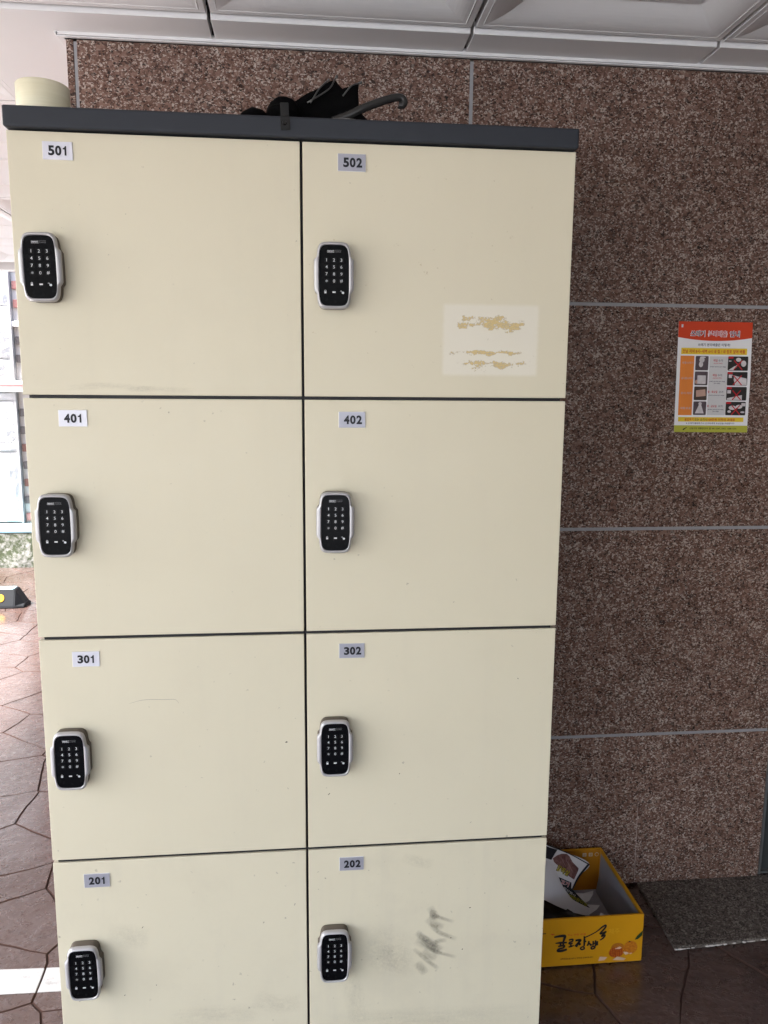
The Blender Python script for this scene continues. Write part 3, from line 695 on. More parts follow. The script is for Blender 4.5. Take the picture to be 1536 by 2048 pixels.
um = thing('umbrella', 'black folding umbrella with a curved handle lying on top of the locker', 'umbrella', (0.03, 0.11, 1.975))
AP = Vector((-0.056, 0.105, 2.012))
TIP = [Vector(t) for t in ((0.146, 0.055, 1.9775), (0.1115, 0.100, 2.0745), (0.0650, 0.104, 2.0825), (0.020, 0.185, 2.045), (0.065, 0.205, 1.979), (0.11, 0.15, 1.977), (0.12, 0.095, 1.977))]
axis_pt = Vector((0.075, 0.11, 2.018))
vs_, fs = [], []; NS, NTT = 12, 8
for i in range(len(TIP)):
    a, b = TIP[i], TIP[(i+1) % len(TIP)]; base = len(vs_)
    for q in range(NTT+1):
        t = q/NTT; e = a.lerp(b, t); sag = 4*t*(1-t)
        e = e.lerp(axis_pt, 0.27*sag)
        for s_ in range(NS+1):
            s = s_/NS; p = AP.lerp(e, s)
            p += (p-AP.lerp(axis_pt, s)).normalized()*0.003*math.sin(s*math.pi)*(1-0.9*sag) if s_ else Vector((0, 0, 0))
            p += Vector((noise.noise(p*40), noise.noise(p*40+Vector((5, 0, 0))), noise.noise(p*40+Vector((0, 7, 0)))))*0.0045*s
            p.z = max(p.z, 1.9762); vs_.append(p-Vector((0.03, 0.11, 1.975)))
    for q in range(NTT):
        for s_ in range(NS): fs.append((base+q*(NS+1)+s_, base+q*(NS+1)+s_+1, base+(q+1)*(NS+1)+s_+1, base+(q+1)*(NS+1)+s_))
cn = link('canopy', from_py('canopy', vs_, fs, True), M['black_fabric'], um, wpos(um))
# bunched fabric round the crown
bm = bmesh.new(); r = bmesh.ops.create_uvsphere(bm, u_segments=28, v_segments=18, radius=1)
for q in bm.verts:
    d = q.co.copy(); fold = 1+0.10*math.sin(7*math.atan2(d.y, d.z)+2*d.x)+0.08*noise.noise(d*2.3)
    q.co = Vector((d.x*0.036, d.y*0.045*fold, d.z*0.0335*fold)); q.co.z = max(q.co.z, -0.033)
link('crown_fold', finish(bm, 'crown_fold', True), M['black_fabric'], cn, (-0.0330, 0.105, 2.009))
bm = bmesh.new(); r = bmesh.ops.create_uvsphere(bm, u_segments=20, v_segments=12, radius=1)
for q in bm.verts:
    d = q.co.copy(); q.co = Vector((d.x*0.030, d.y*0.030, d.z*0.0225*(1+0.15*noise.noise(d*2)))); q.co.z = max(q.co.z, -0.022)
link('crown_fold', finish(bm, 'crown_fold', True), M['black_fabric'], cn, (-0.090, 0.098, 1.9985))
def rib(p0, p1, bow, tiplen=0.006):
    P = spline([p0, p0.lerp(p1, 0.5)+bow, p1], 6); bm = bmesh.new(); o = p1
    tube(bm, [p-o for p in P], 0.0015, 6); e = (P[-1]-P[-2]).normalized()
    tube(bm, [e*-0.001, e*tiplen, e*(tiplen+0.001)], [0.0022, 0.0030, 0.0020], 8)
    link('rib', finish(bm, 'rib', True), M['rib'], um, o)
rib(Vector((0.012, 0.080, 2.030)), TIP[2]+Vector((0.002, -0.004, 0.001)), Vector((0.012, -0.004, 0.000)))
rib(Vector((0.018, 0.080, 2.030)), TIP[2]+Vector((-0.012, -0.006, -0.004)), Vector((0.0, -0.004, 0.004)), 0.001)
rib(Vector((0.080, 0.080, 2.045)), TIP[1]+Vector((0.001, -0.004, 0.0005)), Vector((0.0, -0.006, 0.004)))
rib(Vector((0.06, 0.07, 2.0)), TIP[0]+Vector((0, 0, 0.001)), Vector((0, -0.004, 0.006)))
bm = bmesh.new(); P = spline([(0.060, 0.088, 2.001), (0.0898, 0.082, 2.0100), (0.120, 0.080, 2.0245), (0.151, 0.082, 2.0375), (0.180, 0.085, 2.0475), (0.1940, 0.086, 2.0480), (0.1995, 0.086, 2.0415), (0.1960, 0.086, 2.0345), (0.188, 0.086, 2.0350)], 5)
N = len(P); tube(bm, [p-Vector((0.03, 0.11, 1.975)) for p in P], [0.0085-0.0022*(q/N) for q in range(N)], 12)
link('handle', finish(bm, 'handle', True), M['handle'], um, wpos(um))
bm = bmesh.new(); tube(bm, [(-0.085, 0, -0.006), (0.0, 0, -0.001), (0.06, -0.01, 0.018)], 0.004, 8)
link('shaft', finish(bm, 'shaft', True), M['black_metal'], um, (0.03, 0.105, 2.005))

# ---------------------------------------------------------------- notice on the granite
po = thing('notice_poster', 'red and white recycling notice sheet stuck to the granite wall', 'poster', (1.126, WY, 1.53))
PA, PB, PC, PD = Vector((1.0165, 1.6800)), Vector((1.2285, 1.6800)), Vector((1.2365, 1.3790)), Vector((1.0205, 1.3800))
def pm(lift):
    def f(u, v):
        q = PA.lerp(PB, u).lerp(PD.lerp(PC, u), v)
        y = WY-0.0016-lift-0.0035*max(0, 1-u*3.2)*v**1.5-0.0030*max(0, (u-0.75)/0.25)*(1-abs(2*v-1))
        return (q.x-1.126, y-WY, q.y-1.53)
    return f
def grid(u0, v0, u1, v1, n=12, mm=16):
    g = Flat(); g.v = [(u0+(u1-u0)*i/n, v0+(v1-v0)*j/mm) for j in range(mm+1) for i in range(n+1)]
    g.f = [(j*(n+1)+i, j*(n+1)+i+1, (j+1)*(n+1)+i+1, (j+1)*(n+1)+i) for j in range(mm) for i in range(n)]; return g
def pobj(name, fl, lift, mat): return link(name, fl.mesh(name, pm(lift)), mat, po, wpos(po))
M['poster_paper'] = plain('poster_paper', (0.84, 0.835, 0.845), 0.4, 0.02, 25, 0, 0, 0.4)
me = grid(0, 0, 1, 1).mesh('paper', pm(0)); link('paper', me, M['poster_paper'], po, wpos(po))
pobj('backing_sheet', grid(0.003, 0.003, 0.997, 0.997), -0.0004, M['white_paper'])
P_RED = plain('poster_red', (0.60, 0.058, 0.018), 0.4, 0.06, 20); P_YEL = plain('poster_yellow', (0.80, 0.57, 0.04), 0.45, 0.05); P_ORG = plain('poster_orange', (0.78, 0.25, 0.05), 0.45, 0.06, 20)
P_GRN = plain('poster_lime', (0.45, 0.45, 0.06), 0.45, 0.05); P_NVY = plain('poster_navy', (0.020, 0.020, 0.060), 0.5); P_CRM = plain('poster_crimson', (0.50, 0.02, 0.03), 0.5); P_GRY = plain('poster_grey', (0.64, 0.63, 0.63), 0.5, 0.03)
P_MAU = plain('photo_mauve', (0.10, 0.075, 0.085), 0.4, 0.7, 60); P_DRK = plain('photo_dark', (0.028, 0.026, 0.024), 0.4, 0.8, 60); P_LGT = plain('photo_light', (0.62, 0.58, 0.59), 0.4, 0.35, 70); P_PNK = plain('photo_pink', (0.52, 0.33, 0.26), 0.4, 0.1, 60); P_BRN = plain('photo_brown', (0.07, 0.05, 0.04), 0.4, 0.4, 50)
g = Flat()
for i in range(12):
    u0, u1 = i/12, (i+1)/12; e = lambda u: 0.140+0.030*(1-(2*u-1)**2)
    g.poly([(u0, 0), (u1, 0), (u1, e(u1)), (u0, e(u0))])
pobj('head_band', g, 0.0005, P_RED)
g = Flat(); gm = lambda fl: fl
def ptext(fl, s, u, v, h, w, bold=0.0):
    b = len(fl.v); fl.text(s, 0, 0, h, w, bold)
    for i in range(b, len(fl.v)): fl.v[i] = (u+fl.v[i][0], v-fl.v[i][1])
    return fl
for s, u, w_ in (('쓰레기', 0.262, 0.190), ('분리배출', 0.530, 0.255), ('안내', 0.762, 0.130)): pobj('title_halo', ptext(Flat(), s, u, 0.106, 0.060, w_+0.010, 0.055), 0.0009, M['poster_paper'])
def plet(t, u, v, h, w_, bold, lift, mat, name='lettering'): return pobj(name, ptext(Flat(), t, u, v, h, w_, bold), lift, mat)
plet('쓰레기', 0.262, 0.106, 0.054, 0.182, 0.010, 0.0013, P_NVY, 'title'); plet('안내', 0.762, 0.106, 0.054, 0.124, 0.010, 0.0013, P_NVY, 'title')
plet('분리배출', 0.530, 0.106, 0.054, 0.246, 0.006, 0.0013, P_CRM, 'title')
plet('쓰레기 분리배출은 이렇게!', 0.490, 0.205, 0.027, 0.435, 0.012, 0.0006, P_NVY)
pobj('yellow_band', grid(0.050, 0.235, 0.940, 0.292, 12, 2), 0.0005, P_YEL); pobj('yellow_band', grid(0.050, 0.862, 0.940, 0.903, 12, 2), 0.0005, P_YEL)
plet('전날 저녁 8시~새벽 6시 내 집 / 내 점포 앞에 배출', 0.490, 0.264, 0.033, 0.845, 0.014, 0.0010, P_CRM)
plet('불법투기', 0.200, 0.884, 0.026, 0.125, 0.014, 0.0010, P_CRM); plet('100만원 이하의 과태료', 0.640, 0.884, 0.026, 0.37, 0.016, 0.0010, P_CRM); plet('또는 소각시', 0.360, 0.884, 0.026, 0.17, 0.010, 0.0010, P_NVY)
pobj('orange_column', grid(0.045, 0.305, 0.232, 0.845, 4, 10), 0.0005, P_ORG)
P_PALE = plain('pale_print', (0.55, 0.42, 0.42), 0.5)
for t, v in (('생활쓰레기', 0.368), ('음식물쓰레기', 0.508), ('종이·의류', 0.643), ('재활용품', 0.780)): plet(t, 0.142, v, 0.020, 0.150, 0.012, 0.0010, P_PALE)
pobj('grey_column', grid(0.440, 0.308, 0.690, 0.842, 4, 10), 0.0004, P_GRY)
rows = [(0.306, 0.435), (0.446, 0.570), (0.582, 0.706), (0.718, 0.842)]
for i, (v0, v1) in enumerate(rows):
    gm_, gd, gl_, gp, gr, gx = Flat(), Flat(), Flat(), Flat(), Flat(), Flat()
    gm_.rect(0.250, v0, 0.425, v1, 0.010); gd.rect(0.690, v0, 0.960, v1, 0.010)
    h = v1-v0; gr.rect(0.693, v0+0.003, 0.760, v0+0.020, 0.004)
    if i == 0:
        gl_.disc(0.335, v0+0.035, 0.035, 0.025).disc(0.325, v0+0.075, 0.028, 0.026).disc(0.345, v0+0.012, 0.04, 0.008); gl_.poly([(0.70, v1-0.005), (0.79, v1-0.045), (0.81, v1-0.03), (0.77, v1-0.004)]).disc(0.83, v0+0.03, 0.035, 0.018).disc(0.90, v0+0.065, 0.035, 0.028).rect(0.70, v0+0.038, 0.735, v0+0.047).disc(0.80, v0+0.075, 0.028, 0.02)
    if i == 1:
        gl_.rect(0.285, v0+0.035, 0.40, v1-0.012, 0.006); gp.disc(0.275, v1-0.03, 0.022, 0.018); gl_.poly([(0.76, v0+0.03), (0.95, v0+0.06), (0.955, v1-0.004), (0.80, v1-0.002)]).rect(0.71, v0+0.025, 0.76, v0+0.055)
    if i == 2:
        gp.poly([(0.275, v0+0.035), (0.40, v0+0.025), (0.41, v0+0.085), (0.28, v0+0.095)]); gl_.poly([(0.70, v1-0.02), (0.90, v1-0.05), (0.90, v1-0.004), (0.70, v1-0.004)]).rect(0.70, v0+0.03, 0.75, v0+0.06)
    if i == 3:
        gl_.poly([(0.325, v0+0.030), (0.355, v0+0.030), (0.395, v1-0.015), (0.275, v1-0.015)]).disc(0.34, v0+0.020, 0.022, 0.016); gl_.disc(0.78, v0+0.055, 0.05, 0.02).disc(0.87, v0+0.045, 0.045, 0.018).rect(0.90, v0+0.012, 0.955, v0+0.04).disc(0.74, v0+0.09, 0.025, 0.012).disc(0.92, v0+0.095, 0.03, 0.008)
    cx, cy = 0.825, (v0+v1)/2+0.012
    gx.stroke([(cx-0.055, cy-0.042), (cx+0.06, cy+0.045)], 0.011).stroke([(cx+0.055, cy-0.042), (cx-0.055, cy+0.045)], 0.011)
    pobj('photo', gm_, 0.0006, P_BRN if i == 2 else P_MAU); pobj('photo', gd, 0.0006, P_DRK)
    if gl_.f: pobj('photo_detail', gl_, 0.0010, P_LGT)['kind'] = 'stuff'
    if gp.f: pobj('photo_detail', gp, 0.0010, P_PNK)
    pobj('red_tab', gr, 0.0012, P_CRM); pobj('red_cross', gx, 0.0013, P_CRM)
for v, a, b, sub in ((0.345, '매일', '수거', '(일요일 제외)'), (0.478, '매일', '수거', '(일요일 제외)'), (0.630, '월 · 목요일', '수거', None), (0.760, '화 · 금요일', '수거', None)):
    wide = len(a) > 3; q = 0.058 if sub else 0.032
    plet(a, 0.53-(0.03 if wide else 0.01), v, 0.023, 0.13 if wide else 0.055, 0.014, 0.0009, P_CRM); plet(b, 0.615 if wide else 0.588, v, 0.023, 0.058, 0.006, 0.0009, P_NVY)
    if sub: plet(sub, 0.555, v+0.027, 0.014, 0.12, 0.006, 0.0009, P_CRM)
    plet('(투명한 봉투에 담아 배출)', 0.555, v+q, 0.012, 0.215, 0.010, 0.0009, P_NVY)
    if v in (0.478, 0.760): plet('담아 배출)', 0.555, v+q+0.017, 0.012, 0.085, 0.010, 0.0009, P_NVY)
plet('※ 쓰레기 불법투기시 신고자에게 포상금을 지급합니다', 0.49, 0.918, 0.016, 0.66, 0.010, 0.0009, P_NVY)
pobj('foot_band', grid(0, 0.938, 1, 1, 8, 2), 0.0005, P_GRN)
g = Flat(); ptext(g, '신림구청 생활환경과 ☎ 481-5347, 5063, 1588-1234', 0.53, 0.966, 0.020, 0.64, 0.010); pobj('lettering', g, 0.0010, M['ink'])
pobj('emblem', Flat().stroke([(0.12, 0.978), (0.145, 0.968), (0.175, 0.955)], [0.014, 0.010, 0.004]), 0.0010, M['ink'])
box('tape_piece', po, M['digit'], 1.0235, 1.0285, WY-0.0045, WY-0.0042, 1.664, 1.672)

# ---------------------------------------------------------------- tangerine carton
BX0, BX1, BY0, BY1, BH = 0.535, 0.8745, 0.250, 0.552, 0.1385
cb = thing('fruit_carton', 'open yellow tangerine carton on the floor right of the locker', 'box', ((BX0+BX1)/2, (BY0+BY1)/2, 0.0))
T = 0.0065
def shell(name, mat, x0, x1, y0, y1, z0, z1, outm=None, inner=None):
    o = box(name, cb, mat, x0, x1, y0, y1, z0, z1, 0.0009)
    if inner:
        o.data.materials.append(inner[0])
        for p in o.data.polygons:
            if p.normal.dot(Vector(inner[1])) > 0.9: p.material_index = 1
    return o
shell('front_panel', M['yellow_card'], BX0, BX1, BY0, BY0+T, 0.003, BH, inner=(M['cardboard_in'], (0, 1, 0)))
shell('back_panel', M['yellow_card'], BX0, BX1, BY1-T, BY1, 0.003, BH, inner=(M['orange_card'], (0, -1, 0)))
shell('side_panel', M['yellow_card'], BX1-T, BX1, BY0+T+0.0003, BY1-T-0.0003, 0.003, BH+0.001)
shell('side_panel', M['yellow_card'], BX0, BX0+T, BY0+T+0.0003, BY1-T-0.0003, 0.003, BH)
shell('bottom_panel', M['cardboard_in'], BX0+T, BX1-T, BY0+T, BY1-T, 0.003, 0.007)
# inner flap of grey card leaning against the right side
me = from_py('inner_flap', [(BX1-T-0.001-x, y, z) for x, z in ((0, BH-0.008), (0.002, 0.06), (0.010, 0.008)) for y in (BY0+0.012, BY0+0.10, BY1-0.02)],
             [(r*3+i, r*3+i+1, (r+1)*3+i+1, (r+1)*3+i) for r in range(2) for i in range(2)], True)
link('inner_flap', me, M['cardboard_in'], cb)
fy = lambda lift: (lambda x, z: (x, BY0-lift, z))
g = Flat()
SW = 0.0044
for pts, wd in (([(0.6339, 0.0885), (0.6469, 0.0904), (0.6617, 0.0903), (0.6615, 0.0828), (0.6589, 0.0736)], [0.003, 0.0045, 0.0055, 0.0045, 0.0035]), ([(0.6381, 0.0709), (0.6512, 0.0713), (0.669, 0.071)], [0.002, 0.004, 0.003]),
        ([(0.6521, 0.0703), (0.6516, 0.0619)], 0.0036), ([(0.659, 0.0708), (0.6594, 0.0623)], 0.0036), ([(0.6455, 0.0614), (0.6611, 0.0625), (0.6597, 0.0566), (0.6484, 0.0537), (0.6452, 0.0483), (0.6574, 0.0483), (0.6698, 0.0512)], [0.0028, 0.004, 0.0035, 0.0035, 0.0045, 0.005, 0.004]),
        ([(0.6735, 0.0778), (0.6839, 0.0793), (0.6833, 0.0737), (0.6756, 0.0705), (0.6754, 0.0668), (0.6845, 0.068)], 0.0030), ([(0.6796, 0.0665), (0.6796, 0.0605)], 0.003), ([(0.6736, 0.0575), (0.6814, 0.0592), (0.6879, 0.0612)], [0.003, 0.0034, 0.002]),
        ([(0.6911, 0.0751), (0.7007, 0.0759), (0.7051, 0.075), (0.7002, 0.0688), (0.6928, 0.0571)], [0.004, 0.0045, 0.0045, 0.004, 0.006]), ([(0.6984, 0.0689), (0.7057, 0.0618)], [0.003, 0.005]), ([(0.7142, 0.0866), (0.7157, 0.0734), (0.7156, 0.0574)], [0.002, 0.004, 0.003]),
        ([(0.7159, 0.0696), (0.7211, 0.0711)], 0.003), ([(0.7095, 0.0559), (0.7149, 0.0546), (0.716, 0.0498), (0.7099, 0.0478), (0.7062, 0.0514), (0.7095, 0.0559)], 0.0030),
        ([(0.7153, 0.0818), (0.7307, 0.0883), (0.7478, 0.0974), (0.7613, 0.1087), (0.7707, 0.1137), (0.7701, 0.1071), (0.757, 0.0902), (0.7674, 0.0933), (0.7726, 0.0948), (0.7609, 0.0824), (0.7704, 0.0855), (0.7664, 0.0773), (0.7571, 0.0714)], [0.0025, 0.0022, 0.0022, 0.003, 0.0034, 0.0034, 0.0034, 0.003, 0.0034, 0.003, 0.0035, 0.003, 0.002]),
        ([(0.7281, 0.0715), (0.7267, 0.0632), (0.7235, 0.0577)], 0.0034), ([(0.728, 0.065), (0.7358, 0.0578)], [0.003, 0.0042]), ([(0.7395, 0.0707), (0.7397, 0.0575)], 0.003), ([(0.7399, 0.0632), (0.7443, 0.0638)], 0.0026), ([(0.7456, 0.0722), (0.7462, 0.0542)], 0.0030), ([(0.7507, 0.0694), (0.7503, 0.0568)], [0.0032, 0.004]),
        ([(0.7359, 0.0546), (0.743, 0.0541), (0.7449, 0.0505), (0.7381, 0.0473), (0.7347, 0.0509), (0.7368, 0.0545)], 0.0030)):
    g.stroke(pts, [q*1.5 for q in wd] if isinstance(wd, list) else wd*1.45)
link('brush_lettering', g.mesh('brush_lettering', fy(0.0006)), M['ink'], cb)
link('brush_stroke', Flat().stroke([(0.595, 0.1007), (0.6118, 0.1003)], 0.0024).mesh('brush_stroke', fy(0.0006)), M['ink'], cb)
g = Flat().text('The 귀한 감귤', 0.6940, 0.0922, 0.0052, 0.049, 0.01).rect(0.6245, 0.0965, 0.6345, 0.0985); g.rect(0.6285, 0.0940, 0.6305, 0.0965)
link('red_lettering', g.mesh('red_lettering', fy(0.0006)), M['red_ink'], cb)
g = Flat().text('제주감귤농협 제주시 한림읍 감귤유통센터', 0.6966, 0.0238, 0.0045, 0.088, 0.012)
link('small_lettering', g.mesh('small_lettering', fy(0.0006)), plain('brown_ink', (0.12, 0.05, 0.01), 0.5), cb)
g = Flat().text('제주', 0.795, 0.095, 0.016, 0.030, 0.0)
link('embossed_lettering', g.mesh('embossed_lettering', fy(0.0004)), plain('yellow_emboss', (0.66, 0.35, 0.02), 0.3, 0.04), cb)
def fruit(name, base, dark, x, z, rx, rz, seg=False, lift=0.0006):
    k = NT(name); v = k.coord('Generated'); gx, gy, gz = k.sep(v)
    f = k.noise(v, 6, 4)
    if seg:
        wv = k.n('ShaderNodeTexWave', wave_type='BANDS', bands_direction='X'); k.l(v, wv.inputs[0]); wv.inputs['Scale'].default_value = 2.6; wv.inputs['Distortion'].default_value = 1.2
        f = k.math('MULTIPLY', f, k.math('ADD', k.math('MULTIPLY', wv.outputs['Fac'], 0.7), 0.5))
    k.col(k.mix(k.ramp(f, [(0.3, 0), (0.65, 1)]), dark, base)).rough(0.4)
    g = Flat().disc(x, z, rx, rz, 24); link('printed_fruit', g.mesh('printed_fruit', fy(lift)), k.m, cb)
fruit('print_tangerine_rear', (0.44, 0.16, 0.012), (0.34, 0.10, 0.006), 0.8068, 0.0475, 0.0175, 0.0125, False, 0.0005)
fruit('print_tangerine', (0.56, 0.20, 0.010), (0.36, 0.085, 0.004), 0.8420, 0.0450, 0.0190, 0.0190, False, 0.0008)
fruit('print_peeled', (0.50, 0.13, 0.012), (0.28, 0.035, 0.003), 0.8035, 0.0335, 0.0205, 0.0150, True, 0.0011)
g = Flat().poly([(0.7557, 0.0119), (0.7595, 0.0239), (0.78, 0.0215), (0.7716, 0.0126)]).poly([(0.7947, 0.0118), (0.8066, 0.0215), (0.831, 0.014), (0.8251, 0.0087)]).poly([(0.822, 0.034), (0.8310, 0.0330), (0.8390, 0.0285), (0.8290, 0.0240)]).poly([(0.839, 0.0280), (0.845, 0.0300), (0.8465, 0.027), (0.8415, 0.0255)]).poly([(0.798, 0.0440), (0.812, 0.0500), (0.818, 0.0465), (0.812, 0.0425)])
link('printed_peel', g.mesh('printed_peel', fy(0.0014)), plain('peel_print', (0.62, 0.42, 0.30), 0.5, 0.12), cb)
g = Flat().poly([(0.8519, 0.0666), (0.8584, 0.0775), (0.8735, 0.0925), (0.8717, 0.0775), (0.8607, 0.0679)]); link('printed_leaf', g.mesh('printed_leaf', fy(0.0010)), plain('leaf_print', (0.012, 0.045, 0.018), 0.4), cb)
g = Flat().poly([(0.836, 0.0615), (0.8375, 0.0655), (0.8395, 0.062), (0.842, 0.0645), (0.8405, 0.0600)]); link('printed_stem', g.mesh('printed_stem', fy(0.0012)), M['ink'], cb)
g = Flat().rect(0.816, 0.1150, 0.8275, 0.1265, 0.001).rect(0.835, 0.1150, 0.8465, 0.1265, 0.001); g.disc(0.8595, 0.1207, 0.0062)
link('icon_print', g.mesh('icon_print', lambda x, z: (x, BY1-T-0.0006, z)), plain('icon_pale', (0.52, 0.45, 0.32), 0.5), cb)
g = Flat().text('감', 0.8218, 0.1207, 0.008, bold=0.01).text('귤', 0.8408, 0.1207, 0.008, bold=0.01).disc(0.8595, 0.1207, 0.0048)
link('icon_print', g.mesh('icon_print', lambda x, z: (x, BY1-T-0.0010, z)), M['orange_card'], cb)

# flyer curling out of the carton; (a, b) run over the sheet
fly = thing('flyer', 'curled black-bordered food flyer with a meat photo sticking out of the carton', 'flyer', (0.70, 0.45, 0.02))
FC = ((0.69163, 0.47937, 0.20119), (0.22744, 0.09981, -0.0753), (-0.03695, -0.12979, -0.1194), (0.01045, -0.00093, 0.0), (-0.01451, -0.01563, 0.0), (0.00483, 0.01382, 0.0))
def fpos(a, b, lift=0.0):
    t = (1, a/1000, b/1000, a*a/1e6, a*b/1e6, b*b/1e6)
    p = Vector([sum(c[i]*q for c, q in zip(FC, t)) for i in range(3)])
    return p + Vector((-0.25, -0.72, 0.64))*lift - Vector((0.70, 0.45, 0.02))
def fobj(name, fl, lift, mat): return link(name, fl.mesh(name, lambda a, b: fpos(a, b, lift)), mat, fly, wpos(fly))
EA = spline([(-190, -80), (0, 8), (300, 128), (607, 293), (440, 490), (335, 692), (440, 785), (610, 965)], 6)
EB = spline([(-190, 200), (0, 268), (60, 350), (110, 440), (150, 540), (210, 660), (350, 840), (604, 972)], 6)
def ruled(A, B, n=4):
    g = Flat(); L = len(A)
    for p, q in zip(A, B): g.v += [tuple(p.lerp(q, i/n)) for i in range(n+1)]
    g.f = [(r*(n+1)+i, r*(n+1)+i+1, (r+1)*(n+1)+i+1, (r+1)*(n+1)+i) for r in range(L-1) for i in range(n)]; return g
fobj('printed_sheet', ruled(EA, EB), 0.0, M['white_paper'])
g = Flat(); n3 = 18
g.stroke([tuple(p) for p in ((-190, -72), (0, 16), (300, 136), (590, 294))], 17); g.stroke([(600, 290), (440, 490), (345, 680)], [34, 30, 20])
g.poly([(-190, -40), (0, 40), (115, 72), (75, 135), (20, 230), (-190, 160)])
g.poly([(120, 487), (200, 520), (330, 578), (326, 660), (380, 720), (440, 785), (610, 962), (600, 972), (350, 842), (212, 662), (160, 560)])
fobj('black_print', g, 0.0006, M['ink'])
k = NT('meat_photo'); v = k.coord(); k.col(k.mix(k.ramp(k.noise(k.scale(v, (1, 1, 1), (0, 0, 0), (0, 0, 0.8)), 55, 5, 0.6, 1.0), [(0.35, 0), (0.65, 1)]), (0.075, 0.022, 0.022), (0.24, 0.12, 0.11))).rough(0.4)
g = Flat().poly([(45, 205), (110, 160), (180, 135), (260, 138), (300, 175), (345, 262), (440, 360), (430, 400), (370, 532), (290, 480), (200, 400), (120, 315), (60, 260)])
fobj('meat_photo', g, 0.0008, k.m)
g = Flat()
for a in ((170, 190), (240, 210), (280, 280)): g.stroke([a, (a[0]+35, a[1]+70), (a[0]+75, a[1]+150)], [4, 9, 4])
fobj('meat_highlight', g, 0.0012, plain('meat_fat', (0.30, 0.19, 0.18), 0.4))
def ftext(s, a, b, h, w_, rot, bold):
    fl = Flat().text(s, 0, 0, h, w_, bold); c, sn = math.cos(rot), math.sin(rot)
    fl.v = [(a+x*c+y*sn, b+x*sn-y*c) for x, y in fl.v]; return fl
fobj('lettering', ftext('닭목살', 205, 395, 105, 215, 0.50, 0.06), 0.0012, M['ink'])
fobj('lettering', ftext('닭목살', 205, 395, 92, 200, 0.50, 0.012), 0.0016, plain('flyer_yellow', (0.50, 0.42, 0.03), 0.5))
fobj('lettering', ftext('겹살+', 20, 310, 80, 170, 0.62, 0.02), 0.0014, M['digit'])
fobj('lettering', ftext('고기', 225, 585, 78, 150, 0.42, 0.06), 0.0010, M['digit'])
fobj('lettering', ftext('고기', 225, 585, 66, 140, 0.42, 0.01), 0.0014, M['red_ink'])
fobj('lettering', ftext('1000원이상', 430, 845, 62, 330, 0.52, 0.02), 0.0014, plain('flyer_olive', (0.30, 0.27, 0.02), 0.5))
fobj('lettering', ftext('할인행사', 300, 720, 34, 230, 0.62, 0.01), 0.0012, P_GRY)
# its white reverse, curling forward over the rim
EC = [Vector(p) for p in spline([(-190, 800), (0, 892), (120, 950), (240, 1000), (330, 1035), (430, 1060), (520, 1082), (604, 1092)], 6)]
g = ruled(EB, EC, 8)
def back(a, b):
    p = fpos(a, b); return p
me = g.mesh('white_reverse', back)
L = len(EB)
for r in range(L):
    for i in range(9):
        q = i/8; me.vertices[r*9+i].co += Vector((-0.25, -0.72, 0.64))*0.016*math.sin(q*math.pi)*(1-r/L) + Vector((0, 0, 0.001))
for p in me.polygons: p.use_smooth = True
link('white_reverse', me, M['white_paper'], fly, wpos(fly))
# black bag under the flyer
bag = thing('plastic_bag', 'crumpled black plastic bag under the flyer inside the carton', 'bag', (0.66, 0.36, 0.007))
vs_, fs = [], []
for j in range(19):
    for i in range(19):
        u, v = i/18, j/18; x, y = 0.545+0.24*u, 0.258+0.22*v
        e = min(1, 4*min(u+0.1, 1-u))*min(1, 5*min(v+0.15, 1-v)); z = 0.010+e*(0.098-0.045*u-0.02*v)+0.010*noise.noise(Vector((x*30, y*30, 1)))*e
        vs_.append((x-0.66, y-0.36, z-0.007))
fs = [(j*19+i, j*19+i+1, (j+1)*19+i+1, (j+1)*19+i) for j in range(18) for i in range(18)]
link('bag_film', from_py('bag_film', vs_, fs, True), M['black_film'], bag, wpos(bag))
# torn scraps of white paper on the carton floor
for q, (x, y, z, s, rz, lab) in enumerate(((0.800, 0.485, 0.030, 0.034, 0.4, 'larger torn scrap of white paper below the flyer tip in the carton'), (0.795, 0.430, 0.034, 0.030, 1.1, 'bent torn scrap of white paper in front of the flyer tip in the carton'), (0.838, 0.390, 0.022, 0.026, 2.2, 'small torn scrap of white paper beside the right carton wall'))):
    pts = []; n = 9
    sc = thing('paper_scrap', lab, 'paper', (x, y, z), 'torn paper scraps in the carton')
    for a in range(n):
        an = a*math.tau/n+rz; r_ = s*rnd.uniform(0.65, 1.1); pts.append((r_*math.cos(an), r_*0.75*math.sin(an), 0.010*math.cos(2*an+q)))
    link('scrap', from_py('scrap', pts+[(0, 0, 0.008)], [(a, (a+1) % n, n) for a in range(n)]), M['white_paper'], sc, (x, y, z))

# ---------------------------------------------------------------- outside, left of the locker
kb = thing('kerb_wall', 'low mossy concrete kerb wall with pale blue top edge under the white building', 'kerb', (-3, 5.25, 0))
vs_, fs = [], []
for j in range(9):
    for i in range(121):
        x, z = -5.6+4.6*i/120, 0.31*j/8; vs_.append((x+3, 5.14-5.25+0.014*noise.noise(Vector((x*6, 0, z*9)))+0.007*noise.noise(Vector((x*22, 0, z*22))), z-0.02))
fs = [(j*121+i, j*121+i+1, (j+1)*121+i+1, (j+1)*121+i) for j in range(8) for i in range(120)]
link('kerb_face', from_py('kerb_face', vs_, fs, True), M['moss'], kb, wpos(kb))
box('kerb_core', kb, M['greymortar'], -5.6, -1.0, 5.165, 5.40, -0.02, 0.296)
box('kerb_top', kb, M['paleblue'], -5.6, -1.0, 5.136, 5.40, 0.297, 0.335, 0.006, 2)

